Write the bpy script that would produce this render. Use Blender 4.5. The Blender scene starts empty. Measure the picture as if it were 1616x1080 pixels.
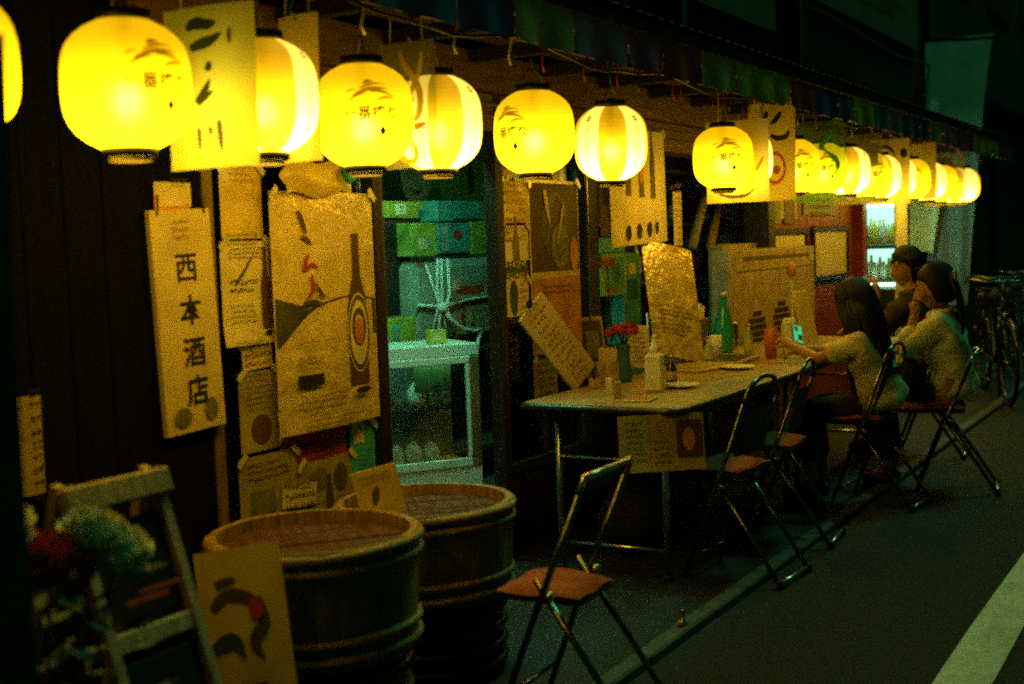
import bpy, math, random
from mathutils import Vector, Matrix
R = math.radians
PI = math.pi
rnd = random.Random(7)
S = bpy.context.scene
COL = S.collection

# ------------------------------------------------------------------ camera
# street runs along +X, the shop front stands at +Y, metres
F_PX, IMG_W, IMG_H = 2000.0, 1616, 1080
YAW, PITCH, ROLL, EYE = R(30.4), R(-4.3), R(2.0), 1.4
fw = Vector((math.cos(YAW)*math.cos(PITCH), math.sin(YAW)*math.cos(PITCH), math.sin(PITCH)))
r0 = Vector((math.sin(YAW), -math.cos(YAW), 0)); u0 = r0.cross(fw)
rt = r0*math.cos(ROLL) - u0*math.sin(ROLL); up = u0*math.cos(ROLL) + r0*math.sin(ROLL)
cam = bpy.data.cameras.new('camera')
cam.sensor_width = 36; cam.lens = F_PX/IMG_W*36; cam.clip_start = .05; cam.clip_end = 400
cam.dof.use_dof = True; cam.dof.focus_distance = 5.6; cam.dof.aperture_fstop = 2.0
co = bpy.data.objects.new('camera', cam); COL.objects.link(co)
m4 = Matrix((rt, up, -fw)).transposed().to_4x4(); m4.translation = Vector((0, 0, EYE))
co.matrix_world = m4
S.camera = co

# ------------------------------------------------------------------ night sky, dim sun, exposure
SUN_EL, SUN_AZ = R(60), R(-10)      # azimuth measured from +X, negative = street side
w = bpy.data.worlds.new('World'); S.world = w; w.use_nodes = True
nt = w.node_tree; bgn = nt.nodes['Background']
sky = nt.nodes.new('ShaderNodeTexSky'); sky.sky_type = 'NISHITA'; sky.sun_disc = False
sky.sun_elevation = SUN_EL; sky.sun_rotation = R(90) - SUN_AZ
tint = nt.nodes.new('ShaderNodeMix'); tint.data_type = 'RGBA'; tint.blend_type = 'MULTIPLY'
tint.inputs['Factor'].default_value = 1
tint.inputs[7].default_value = (.12, .50, .07, 1)
nt.links.new(sky.outputs[0], tint.inputs[6]); nt.links.new(tint.outputs[2], bgn.inputs[0])
bgn.inputs[1].default_value = .011
sl = bpy.data.lights.new('sun', 'SUN'); sl.energy = .5; sl.angle = R(9); sl.color = (.13, 1.0, .42)
so = bpy.data.objects.new('sun', sl); COL.objects.link(so)
sd = Vector((math.cos(SUN_EL)*math.cos(SUN_AZ), math.cos(SUN_EL)*math.sin(SUN_AZ), math.sin(SUN_EL)))
so.rotation_euler = sd.to_track_quat('Z', 'Y').to_euler(); so.location = (6, -4, 9)
S.view_settings.view_transform = 'Standard'; S.view_settings.look = 'None'
S.view_settings.exposure = .2; S.view_settings.gamma = 1; S.view_settings.use_curve_mapping = False
S.cycles.use_denoising = False
S.cycles.filter_width = 2.1
S.cycles.max_bounces = 4; S.cycles.transparent_max_bounces = 12
S.cycles.sample_clamp_indirect = 2; S.cycles.sample_clamp_direct = 6
S.cycles.caustics_reflective = False; S.cycles.caustics_refractive = False

def at(px, py, Y=None, X=None, Z=None):
    """point of the place seen at a photo position, on a plane of the street"""
    d = fw + rt*((px-IMG_W/2)/F_PX) - up*((py-IMG_H/2)/F_PX)
    t = Y/d.y if Y is not None else X/d.x if X is not None else (Z-EYE)/d.z
    return Vector((0, 0, EYE)) + d*t

# ------------------------------------------------------------------ materials
MATS = {}
def nodes_of(name):
    m = bpy.data.materials.new(name); m.use_nodes = True
    return m, m.node_tree, m.node_tree.nodes['Principled BSDF']
def mat(name, col, rough=.6, metal=0, var=.25, vs=9, bump=0, bs=60, spec=.3, coat=0, stretch=None, dirt=0):
    if name in MATS: return MATS[name]
    m, t, b = nodes_of(name)
    N = t.nodes.new; L = t.links.new
    tc = N('ShaderNodeTexCoord'); mp = N('ShaderNodeMapping'); L(tc.outputs['Object'], mp.inputs[0])
    if stretch: mp.inputs['Scale'].default_value = stretch
    nz = N('ShaderNodeTexNoise'); nz.inputs['Scale'].default_value = vs; nz.inputs['Detail'].default_value = 5
    L(mp.outputs[0], nz.inputs['Vector'])
    rp = N('ShaderNodeValToRGB'); rp.color_ramp.elements[0].position = .3; rp.color_ramp.elements[1].position = .72
    c = col
    rp.color_ramp.elements[0].color = (c[0]*(1-var), c[1]*(1-var), c[2]*(1-var), 1)
    rp.color_ramp.elements[1].color = (min(1, c[0]*(1+var*.6)), min(1, c[1]*(1+var*.6)), min(1, c[2]*(1+var*.6)), 1)
    L(nz.outputs[0], rp.inputs[0])
    out = rp.outputs[0]
    if dirt:
        n2 = N('ShaderNodeTexNoise'); n2.inputs['Scale'].default_value = 2.3; n2.inputs['Detail'].default_value = 8
        L(tc.outputs['Object'], n2.inputs['Vector'])
        r2 = N('ShaderNodeValToRGB'); r2.color_ramp.elements[0].position = .45; r2.color_ramp.elements[1].position = .7
        L(n2.outputs[0], r2.inputs[0])
        mx = N('ShaderNodeMix'); mx.data_type = 'RGBA'; mx.inputs[7].default_value = (c[0]*.35, c[1]*.33, c[2]*.3, 1)
        ml = N('ShaderNodeMath'); ml.operation = 'MULTIPLY'; ml.inputs[1].default_value = dirt
        L(r2.outputs[0], ml.inputs[0]); L(ml.outputs[0], mx.inputs[0]); L(out, mx.inputs[6]); out = mx.outputs[2]
    L(out, b.inputs['Base Color'])
    b.inputs['Roughness'].default_value = rough; b.inputs['Metallic'].default_value = metal
    b.inputs['Specular IOR Level'].default_value = spec; b.inputs['Coat Weight'].default_value = coat
    b.inputs['Coat Roughness'].default_value = .12
    if bump:
        nb = N('ShaderNodeTexNoise'); nb.inputs['Scale'].default_value = bs; nb.inputs['Detail'].default_value = 4
        L(mp.outputs[0], nb.inputs['Vector'])
        bp = N('ShaderNodeBump'); bp.inputs['Strength'].default_value = bump; bp.inputs['Distance'].default_value = .01
        L(nb.outputs[0], bp.inputs['Height']); L(bp.outputs[0], b.inputs['Normal'])
        if coat: L(bp.outputs[0], b.inputs['Coat Normal'])
    MATS[name] = m
    return m
def clear_mat(name, tint, film, opacity, rough=.12):
    """thin clear plastic or glass: mostly see-through, a little film, a mirror sheen"""
    if name in MATS: return MATS[name]
    m, t, b = nodes_of(name); t.nodes.remove(b); N = t.nodes.new; L = t.links.new
    out = t.nodes['Material Output']
    tr = N('ShaderNodeBsdfTransparent'); tr.inputs[0].default_value = (*tint, 1)
    df = N('ShaderNodeBsdfDiffuse'); df.inputs[0].default_value = (*film, 1)
    tl = N('ShaderNodeBsdfTranslucent'); tl.inputs[0].default_value = (*film, 1)
    md = N('ShaderNodeMixShader'); md.inputs[0].default_value = .5; L(df.outputs[0], md.inputs[1]); L(tl.outputs[0], md.inputs[2])
    mx = N('ShaderNodeMixShader'); mx.inputs[0].default_value = opacity
    L(tr.outputs[0], mx.inputs[1]); L(md.outputs[0], mx.inputs[2])
    gl = N('ShaderNodeBsdfGlossy'); gl.inputs['Roughness'].default_value = rough
    fr = N('ShaderNodeFresnel'); fr.inputs[0].default_value = 1.4
    nz = N('ShaderNodeTexNoise'); nz.inputs['Scale'].default_value = 14
    bp = N('ShaderNodeBump'); bp.inputs['Strength'].default_value = .35; bp.inputs['Distance'].default_value = .01
    L(nz.outputs[0], bp.inputs['Height'])
    if opacity > .02: L(bp.outputs[0], gl.inputs['Normal'])
    m2 = N('ShaderNodeMixShader'); L(fr.outputs[0], m2.inputs[0]); L(mx.outputs[0], m2.inputs[1]); L(gl.outputs[0], m2.inputs[2])
    L(m2.outputs[0], out.inputs[0]); MATS[name] = m
    return m
def paper(name, col, through=.35):
    """paper that lets lantern light through"""
    if name in MATS: return MATS[name]
    m, t, b = nodes_of(name); N = t.nodes.new; L = t.links.new
    out = t.nodes['Material Output']
    nz = N('ShaderNodeTexNoise'); nz.inputs['Scale'].default_value = 6; nz.inputs['Detail'].default_value = 6
    tc = N('ShaderNodeTexCoord'); L(tc.outputs['Object'], nz.inputs['Vector'])
    rp = N('ShaderNodeValToRGB'); rp.color_ramp.elements[0].position = .3; rp.color_ramp.elements[1].position = .7
    rp.color_ramp.elements[0].color = (col[0]*.72, col[1]*.7, col[2]*.66, 1); rp.color_ramp.elements[1].color = (*col, 1)
    L(nz.outputs[0], rp.inputs[0]); L(rp.outputs[0], b.inputs['Base Color']); b.inputs['Roughness'].default_value = .65
    bp = N('ShaderNodeBump'); bp.inputs['Strength'].default_value = .5; bp.inputs['Distance'].default_value = .012
    L(nz.outputs[0], bp.inputs['Height']); L(bp.outputs[0], b.inputs['Normal'])
    tl = N('ShaderNodeBsdfTranslucent'); L(rp.outputs[0], tl.inputs[0])
    mx = N('ShaderNodeMixShader'); mx.inputs[0].default_value = through
    L(b.outputs[0], mx.inputs[1]); L(tl.outputs[0], mx.inputs[2]); L(mx.outputs[0], out.inputs[0])
    MATS[name] = m
    return m
def glow(name, col, strength):
    if name in MATS: return MATS[name]
    m, t, b = nodes_of(name); t.nodes.remove(b)
    e = t.nodes.new('ShaderNodeEmission'); e.inputs[0].default_value = (*col, 1); e.inputs[1].default_value = strength
    t.links.new(e.outputs[0], t.nodes['Material Output'].inputs[0]); MATS[name] = m
    return m
def lantern_mat(name, col, lo, hi, ink=1.0):
    """lit lantern paper: brightest low around the bulb, dimmer towards the top ring"""
    if name in MATS: return MATS[name]
    m, t, b = nodes_of(name); N = t.nodes.new; L = t.links.new
    out = t.nodes['Material Output']
    tc = N('ShaderNodeTexCoord'); sp = N('ShaderNodeSeparateXYZ'); L(tc.outputs['Object'], sp.inputs[0])
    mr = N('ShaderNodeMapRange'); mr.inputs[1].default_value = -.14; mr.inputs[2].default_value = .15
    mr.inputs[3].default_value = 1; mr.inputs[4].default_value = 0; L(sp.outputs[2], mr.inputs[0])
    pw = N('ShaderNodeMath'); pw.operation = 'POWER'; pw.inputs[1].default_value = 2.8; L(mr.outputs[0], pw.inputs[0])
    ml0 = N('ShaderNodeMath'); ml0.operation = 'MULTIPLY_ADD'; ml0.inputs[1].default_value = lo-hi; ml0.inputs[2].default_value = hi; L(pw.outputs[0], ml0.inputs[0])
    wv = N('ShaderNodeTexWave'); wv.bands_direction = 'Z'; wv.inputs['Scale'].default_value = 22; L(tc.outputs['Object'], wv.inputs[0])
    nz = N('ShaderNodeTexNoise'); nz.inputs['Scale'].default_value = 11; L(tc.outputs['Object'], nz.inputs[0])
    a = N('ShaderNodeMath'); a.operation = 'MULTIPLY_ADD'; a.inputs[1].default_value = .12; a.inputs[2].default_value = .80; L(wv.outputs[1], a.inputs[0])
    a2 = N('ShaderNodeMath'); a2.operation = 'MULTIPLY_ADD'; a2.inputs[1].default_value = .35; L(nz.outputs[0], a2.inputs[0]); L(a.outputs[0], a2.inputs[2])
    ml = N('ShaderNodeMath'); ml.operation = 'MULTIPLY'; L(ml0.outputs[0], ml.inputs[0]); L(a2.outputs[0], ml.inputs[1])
    e = N('ShaderNodeEmission'); e.inputs[0].default_value = (*col, 1)
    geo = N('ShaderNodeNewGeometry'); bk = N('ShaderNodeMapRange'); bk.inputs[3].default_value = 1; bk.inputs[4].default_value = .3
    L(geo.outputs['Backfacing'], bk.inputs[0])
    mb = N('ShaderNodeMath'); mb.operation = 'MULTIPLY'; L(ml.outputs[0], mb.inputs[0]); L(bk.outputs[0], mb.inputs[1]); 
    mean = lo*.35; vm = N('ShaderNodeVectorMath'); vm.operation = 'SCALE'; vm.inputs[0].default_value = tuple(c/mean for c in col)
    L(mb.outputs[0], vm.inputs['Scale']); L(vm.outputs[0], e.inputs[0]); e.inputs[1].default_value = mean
    b.inputs['Base Color'].default_value = (.4*ink, .3*ink, .1*ink, 1); b.inputs['Roughness'].default_value = .5
    rf = N('ShaderNodeBsdfRefraction'); rf.inputs['IOR'].default_value = 1.22; rf.inputs['Roughness'].default_value = .8
    rf.inputs[0].default_value = (1, .9, .5, 1)
    mx = N('ShaderNodeMixShader'); mx.inputs[0].default_value = .28 if ink == 1 else 0; L(b.outputs[0], mx.inputs[1]); L(rf.outputs[0], mx.inputs[2])
    ad = N('ShaderNodeAddShader'); L(e.outputs[0], ad.inputs[0]); L(mx.outputs[0], ad.inputs[1])
    m.cycles.emission_sampling = 'NONE' if ink != 1 else 'FRONT'
    L(ad.outputs[0], out.inputs[0]); MATS[name] = m
    return m

mat('asphalt', (.017, .018, .016), .75, var=.5, vs=60, bump=.9, bs=220, dirt=.4)
mat('concrete', (.13, .13, .12), .85, var=.35, vs=12, bump=.5, bs=120, dirt=.6)
mat('dark_paving', (.020, .021, .018), .8, var=.4, vs=14, bump=.6, bs=130, dirt=.5)
mat('kerb_stone', (.075, .082, .072), .8, var=.3, vs=14, bump=.4, bs=90, dirt=.7)
mat('line_paint', (.70, .72, .62), .7, var=.25, vs=30, bump=.4, bs=150, dirt=.55)
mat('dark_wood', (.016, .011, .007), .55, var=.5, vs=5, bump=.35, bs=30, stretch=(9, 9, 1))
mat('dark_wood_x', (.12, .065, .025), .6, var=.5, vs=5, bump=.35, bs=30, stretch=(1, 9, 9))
mat('black_wall', (.003, .0036, .003), .95, var=.4, vs=5, bump=.4, bs=20, spec=.08, stretch=(6, 6, 1))
mat('post_wood', (.20, .115, .05), .5, var=.5, vs=4, bump=.3, bs=26, stretch=(12, 12, 1))
mat('pale_wood', (.46, .33, .17), .55, var=.4, vs=4, bump=.35, bs=26, stretch=(10, 10, 1))
mat('tub_wood', (.36, .225, .08), .6, var=.5, vs=4, bump=.4, bs=30, stretch=(10, 10, 1.2))
mat('tub_lid', (.12, .055, .02), .8, var=.45, vs=5, bump=.3, bs=30, spec=.1, stretch=(1, 10, 1))
mat('hoop', (.32, .21, .07), .5, var=.5, vs=30, bump=.6, bs=80, stretch=(1, 1, 5))
mat('tub_print', (.12, .105, .05), .6, var=.5, vs=14)
mat('black', (.008, .008, .008), .45, var=.2)
mat('black_plastic', (.015, .016, .016), .4, var=.3)
mat('steel', (.55, .57, .56), .28, metal=1, var=.25, vs=30, bump=.08, bs=50)
mat('dark_steel', (.06, .065, .065), .35, metal=.6, var=.3, vs=30)
mat('chair_tube', (.16, .17, .17), .22, metal=1, var=.3, vs=30)
mat('cushion', (.33, .075, .022), .85, var=.3, vs=20, bump=.3, bs=140)
mat('seat_vinyl', (.03, .03, .03), .5, var=.2)
mat('table_top', (.46, .33, .15), .35, var=.2, vs=7, coat=.15, dirt=.25)
mat('cream', (.78, .72, .52), .6, var=.15)
mat('white_paint', (.78, .78, .72), .5, var=.12)
mat('red_wall', (.19, .03, .014), .55, var=.35, vs=4, bump=.2, bs=30)
mat('frame_black', (.012, .011, .01), .35, var=.3)
mat('cert_paper', (.52, .45, .27), .6, var=.2, vs=5)
mat('yellow_box', (.62, .52, .06), .6, var=.3)
mat('green_box', (.30, .42, .06), .6, var=.35)
mat('teal_box', (.08, .34, .33), .55, var=.4)
mat('card', (.36, .27, .15), .75, var=.35, bump=.2, bs=60)
mat('grey_card', (.30, .34, .30), .7, var=.3)
mat('rope', (.85, .92, .88), .7, var=.3)
mat('blue', (.04, .16, .40), .5, var=.3)
mat('sky_blue', (.05, .42, .55), .5, var=.3)
mat('red_print', (.50, .05, .02), .6, var=.35)
mat('red_ink', (.36, .03, .02), .6, var=.2)
mat('brown_print', (.10, .045, .02), .6, var=.4)
mat('ink', (.016, .013, .010), .7, var=.3)
mat('ink_soft', (.10, .075, .035), .7, var=.4)
mat('ink_green', (.05, .075, .02), .7, var=.4)
mat('olive_print', (.17, .17, .05), .6, var=.5, vs=14)
mat('hill_print', (.075, .07, .03), .5, var=.5, vs=10)
mat('orange_print', (.55, .22, .04), .6, var=.4)
mat('skin', (.42, .21, .115), .5, var=.12)
mat('hair', (.005, .0045, .004), .6, var=.4, vs=60, stretch=(1, 1, .1))
mat('lips', (.30, .09, .07), .5)
mat('blouse', (.80, .74, .50), .85, var=.2, vs=22, bump=.3, bs=35)
mat('tee', (.76, .68, .42), .85, var=.2, vs=22, bump=.3, bs=35)
mat('dark_cloth', (.018, .02, .02), .9, var=.3, vs=22, bump=.3, bs=60)
mat('shirt_dark', (.055, .045, .035), .9, var=.4, vs=14, bump=.3, bs=60)
mat('leaf', (.012, .05, .02), .5, var=.5, vs=12)
mat('petal_white', (.85, .80, .55), .7, var=.2)
mat('petal_red', (.75, .12, .20), .7, var=.35)
mat('petal_orange', (.62, .11, .03), .7, var=.3)
mat('teal_cloth', (.01, .13, .13), .85, var=.35, vs=8)
paper('cloth_white', (.50, .58, .52), .45)
mat('rubber', (.01, .01, .01), .7)
mat('bike_steel', (.10, .11, .11), .25, metal=1, var=.3, vs=30)
mat('bike_paint', (.02, .05, .06), .3, var=.2, coat=.4)
mat('dark_wall', (.02, .022, .02), .85, var=.4, vs=3, bump=.4, bs=40, dirt=.5)
mat('roof_metal', (.03, .032, .03), .5, var=.4, vs=4, dirt=.5)
mat('sign_white', (.20, .22, .20), .6, var=.25, vs=4, dirt=.4)
mat('room_wall', (.40, .46, .34), .8, var=.25, vs=3, dirt=.3)
mat('room_floor', (.10, .10, .09), .6, var=.3)
mat('shelf_wood', (.09, .06, .035), .6, var=.4)
mat('bottle_green', (.02, .22, .05), .08, var=.1, spec=.6, coat=.6)
mat('bottle_brown', (.05, .02, .008), .1, var=.2, spec=.6, coat=.6)
mat('bottle_clear', (.35, .45, .42), .12, var=.2, spec=.6, coat=.5)
mat('pink', (.55, .13, .09), .4, var=.2)
mat('foil', (.70, .52, .18), .24, metal=.3, var=.5, vs=14, bump=1.0, bs=26, coat=.8)
mat('poster_gloss', (.66, .50, .18), .4, var=.25, vs=9, bump=.9, bs=17, coat=.8)
mat('poster_white', (.68, .56, .30), .6, var=.22, vs=7, bump=.25, bs=12)
mat('poster_yellow', (.62, .45, .09), .55, var=.3, vs=7, bump=.3, bs=12, coat=.2)
mat('poster_dim', (.36, .28, .10), .6, var=.4, vs=6, bump=.3, bs=12)
mat('tape', (.62, .56, .34), .2, var=.3, vs=30, coat=.6)
mat('board_black', (.014, .014, .012), .6, var=.4)
mat('sign_plate', (.66, .52, .24), .55, var=.25, vs=6, bump=.2, bs=14, dirt=.25)
VAL = [(.70, .05, .05), (.04, .10, .42), (.80, .50, .08), (.66, .08, .34), (.03, .14, .34), (.80, .48, .08), (.55, .18, .42), (.06, .10, .46), (.70, .40, .12), (.05, .22, .26)]
for i, c in enumerate(VAL): mat('valance_%d' % i, c, .8, var=.3, vs=12, bump=.2, bs=40)
paper('paper_warm', (.92, .78, .30), .72)
paper('paper_green', (.80, .88, .20), .72)
paper('paper_olive', (.88, .74, .22), .78)
clear_mat('clear_film', (.74, .80, .66), (.46, .46, .20), .34)
clear_mat('clear_film_teal', (.62, .86, .78), (.16, .42, .38), .34)
clear_mat('window_glass', (.90, .95, .92), (.5, .5, .5), .012, .03)
glow('tube_light', (.20, 1.0, .52), 95)
glow('cooler_light', (.45, 1.0, .66), 1.7)
glow('banner_fill', (.35, 1.0, .62), 55)  # glow of the tube added to light the cloth banner
glow('case_fill', (.25, 1.0, .55), 12)  # glow added to brighten the inside of the showcase
glow('cooler_strip', (.5, 1.0, .62), 30)
glow('phone_screen', (.06, .85, .38), .6)
LCOL = (1.0, .56, .002)
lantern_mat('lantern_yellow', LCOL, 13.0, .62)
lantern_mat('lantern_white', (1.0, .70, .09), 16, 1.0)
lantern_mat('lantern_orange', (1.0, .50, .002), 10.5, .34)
lantern_mat('lantern_ink', (1.0, .36, .0), .05, .03, .1)
lantern_mat('lantern_ink_soft', (1.0, .40, .0), 1.0, .30, .2)
lantern_mat('lantern_ink_red', (1.0, .20, .0), .3, .15, .2)
glow('bulb', (1.0, .60, .09), 24)

# ------------------------------------------------------------------ mesh helpers
def _chamfer():
    cs = [(x, y, z) for x in (-1, 1) for y in (-1, 1) for z in (-1, 1)]
    idx = {c: i for i, c in enumerate(cs)}
    fs = []
    for a in range(3):
        o1, o2 = [(1, 2), (0, 2), (0, 1)][a]
        for s in (-1, 1):
            q = []
            for p, r in ((-1, -1), (1, -1), (1, 1), (-1, 1)):
                c = [0, 0, 0]; c[a] = s; c[o1] = p; c[o2] = r; q.append(idx[tuple(c)]*3+a)
            fs.append(q)
        for p in (-1, 1):
            for r in (-1, 1):
                c1 = [0, 0, 0]; c1[a] = -1; c1[o1] = p; c1[o2] = r; c2 = list(c1); c2[a] = 1
                i1, i2 = idx[tuple(c1)], idx[tuple(c2)]
                fs.append([i1*3+o1, i2*3+o1, i2*3+o2, i1*3+o2])
    for c in cs: fs.append([idx[c]*3, idx[c]*3+1, idx[c]*3+2])
    pts = [Vector([c[k]*(1 if k == a else .8) for k in range(3)]) for c in cs for a in range(3)]
    out = []
    for f in fs:
        n = (pts[f[1]]-pts[f[0]]).cross(pts[f[2]]-pts[f[0]]); ce = sum((pts[i] for i in f), Vector())
        out.append(f if n.dot(ce) > 0 else f[::-1])
    return cs, out
CH_C, CH_F = _chamfer()
class MB:
    def __init__(s): s.v = []; s.f = []; s.m = []
    def add(s, vs, fs, mi=0):
        o = len(s.v); s.v += [tuple(v) for v in vs]; s.f += [tuple(i+o for i in f) for f in fs]; s.m += [mi]*len(fs)
        return s
    def box(s, c, d, rot=None, b=.004, mi=0):
        h = [max(x/2, 1e-4) for x in d]; b = min(b, min(h)*.6); vs = []
        for k in CH_C:
            for a in range(3): vs.append(Vector([k[j]*(h[j] if j == a else h[j]-b) for j in range(3)]))
        if rot is not None: vs = [rot @ v for v in vs]
        return s.add([v+Vector(c) for v in vs], CH_F, mi)
    def span(s, x0, x1, y0, y1, z0, z1, b=.004, mi=0):
        return s.box(((x0+x1)/2, (y0+y1)/2, (z0+z1)/2), (abs(x1-x0), abs(y1-y0), abs(z1-z0)), None, b, mi)
    def tube(s, path, r, n=8, closed=False, cap=True, mi=0):
        P = [Vector(p) for p in path]; k = len(P); rr = r if isinstance(r, (list, tuple)) else [r]*k
        d0 = (P[1]-P[0]).normalized(); nrm = d0.orthogonal().normalized(); rings = []; vs = []
        for i in range(k):
            a = P[(i-1) % k] if (closed or i > 0) else P[i]; c = P[(i+1) % k] if (closed or i < k-1) else P[i]
            t = (c-a).normalized(); nrm = (nrm-t*nrm.dot(t)); nrm = nrm.normalized() if nrm.length > 1e-6 else t.orthogonal().normalized()
            bn = t.cross(nrm)
            for j in range(n):
                an = 2*PI*j/n; vs.append(P[i]+(nrm*math.cos(an)+bn*math.sin(an))*rr[i])
        fs = []
        for i in range(k if closed else k-1):
            i2 = (i+1) % k
            for j in range(n): fs.append((i*n+j, i*n+(j+1) % n, i2*n+(j+1) % n, i2*n+j))
        if cap and not closed: fs += [tuple(range(n))[::-1], tuple((k-1)*n+j for j in range(n))]
        return s.add(vs, fs, mi)
    def lathe(s, prof, n=32, c=(0, 0, 0), cap0=True, cap1=True, mi=0, a0=0, a1=2*PI, mif=None):
        full = abs(a1-a0-2*PI) < 1e-6; na = n if full else n+1; vs = []
        for r, z in prof:
            for j in range(na):
                a = a0+(a1-a0)*j/n; vs.append((c[0]+r*math.cos(a), c[1]+r*math.sin(a), c[2]+z))
        fs = []; o = len(s.m)
        for i in range(len(prof)-1):
            for j in range(n):
                j2 = (j+1) % na; fs.append((i*na+j, i*na+j2, (i+1)*na+j2, (i+1)*na+j))
        if full and cap0: fs.append(tuple(range(n))[::-1])
        if full and cap1: fs.append(tuple((len(prof)-1)*na+j for j in range(n)))
        s.add(vs, fs, mi)
        if mif:
            q = 0
            for i in range(len(prof)-1):
                for j in range(n): s.m[o+q] = mif(i, j); q += 1
        return s
    def grid(s, fn, nu, nv, u0=0, u1=1, v0=0, v1=1, mi=0):
        vs = [fn(u0+(u1-u0)*i/nu, v0+(v1-v0)*j/nv) for j in range(nv+1) for i in range(nu+1)]
        fs = [(j*(nu+1)+i, j*(nu+1)+i+1, (j+1)*(nu+1)+i+1, (j+1)*(nu+1)+i) for j in range(nv) for i in range(nu)]
        return s.add(vs, fs, mi)
    def ball(s, c, r, n=10, mi=0):
        r = (r, r, r) if isinstance(r, (int, float)) else r; m = max(4, n*2//3); vs = []; fs = []
        for i in range(m+1):
            p = PI*i/m
            for j in range(n): vs.append((c[0]+r[0]*math.sin(p)*math.cos(2*PI*j/n), c[1]+r[1]*math.sin(p)*math.sin(2*PI*j/n), c[2]-r[2]*math.cos(p)))
        for i in range(m):
            for j in range(n): fs.append((i*n+j, i*n+(j+1) % n, (i+1)*n+(j+1) % n, (i+1)*n+j))
        return s.add(vs, fs, mi)
    def mesh(s, name):
        me = bpy.data.meshes.new(name); me.from_pydata(s.v, [], s.f); return me
    def build(s, name, mats, parent=None, smooth=False, loc=None, rz=0):
        me = s.mesh(name); mats = mats if isinstance(mats, (list, tuple)) else [mats]
        for m in mats: me.materials.append(MATS[m])
        if len(mats) > 1: me.polygons.foreach_set('material_index', s.m)
        if smooth: me.polygons.foreach_set('use_smooth', [True]*len(me.polygons))
        me.update(); return link(name, me, parent, loc, rz)
def link(name, me, parent=None, loc=None, rz=0):
    o = bpy.data.objects.new(name, me); COL.objects.link(o); o.parent = parent
    if loc is not None: o.location = loc
    if rz: o.rotation_euler = (0, 0, rz)
    return o
def tag(o, label, cat, group=None):
    o['label'] = label; o['category'] = cat
    if group: o['group'] = group
    return o
def thing(name, label, cat, loc=(0, 0, 0), rz=0, group=None):
    return tag(link(name, None, None, loc, rz), label, cat, group)
def struct(o): o['kind'] = 'structure'; return o
def smooth_by_angle(o, deg=40):
    o.data.set_sharp_from_angle(angle=R(deg)); return o

# lettering ---------------------------------------------------------------
_g = {}
_fc = bpy.data.curves.new('glyph', 'FONT'); _fo = bpy.data.objects.new('glyph', _fc); COL.objects.link(_fo)
def glyph(ch, bold):
    k = (ch, bold)
    if k not in _g:
        _fc.body = ch; _fc.offset = bold; _fc.resolution_u = 3
        bpy.context.view_layer.update()
        e = _fo.evaluated_get(bpy.context.evaluated_depsgraph_get()); me = e.to_mesh()
        v = [(p.co.x, p.co.y) for p in me.vertices]; f = [tuple(q.vertices) for q in me.polygons]
        wd = max((p[0] for p in v), default=.3)
        _g[k] = (v, f, wd); e.to_mesh_clear()
    return _g[k]
def text2d(txt, size, vertical=False, bold=.012, gap=1.12):
    V = []; Fc = []; x = 0; y = 0
    for ch in txt:
        if ch != ' ':
            v, f, wd = glyph(ch, bold); o = len(V)
            if vertical:
                if ch == 'ー': V += [((.5+(p[1]-.36))*size, (-p[0])*size + y + .86*size) for p in v]
                else: V += [(p[0]*size, p[1]*size+y) for p in v]
            else: V += [(p[0]*size+x, p[1]*size) for p in v]
            Fc += [tuple(i+o for i in q) for q in f]
        else: wd = .35
        if vertical: y -= size*gap
        else: x += size*(max(wd, .45)*gap if ord(ch) < 256 else gap*.98)
    if V:
        cx = (min(p[0] for p in V)+max(p[0] for p in V))/2; cy = (min(p[1] for p in V)+max(p[1] for p in V))/2
        V = [(p[0]-cx, p[1]-cy) for p in V]
    return V, Fc

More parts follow.
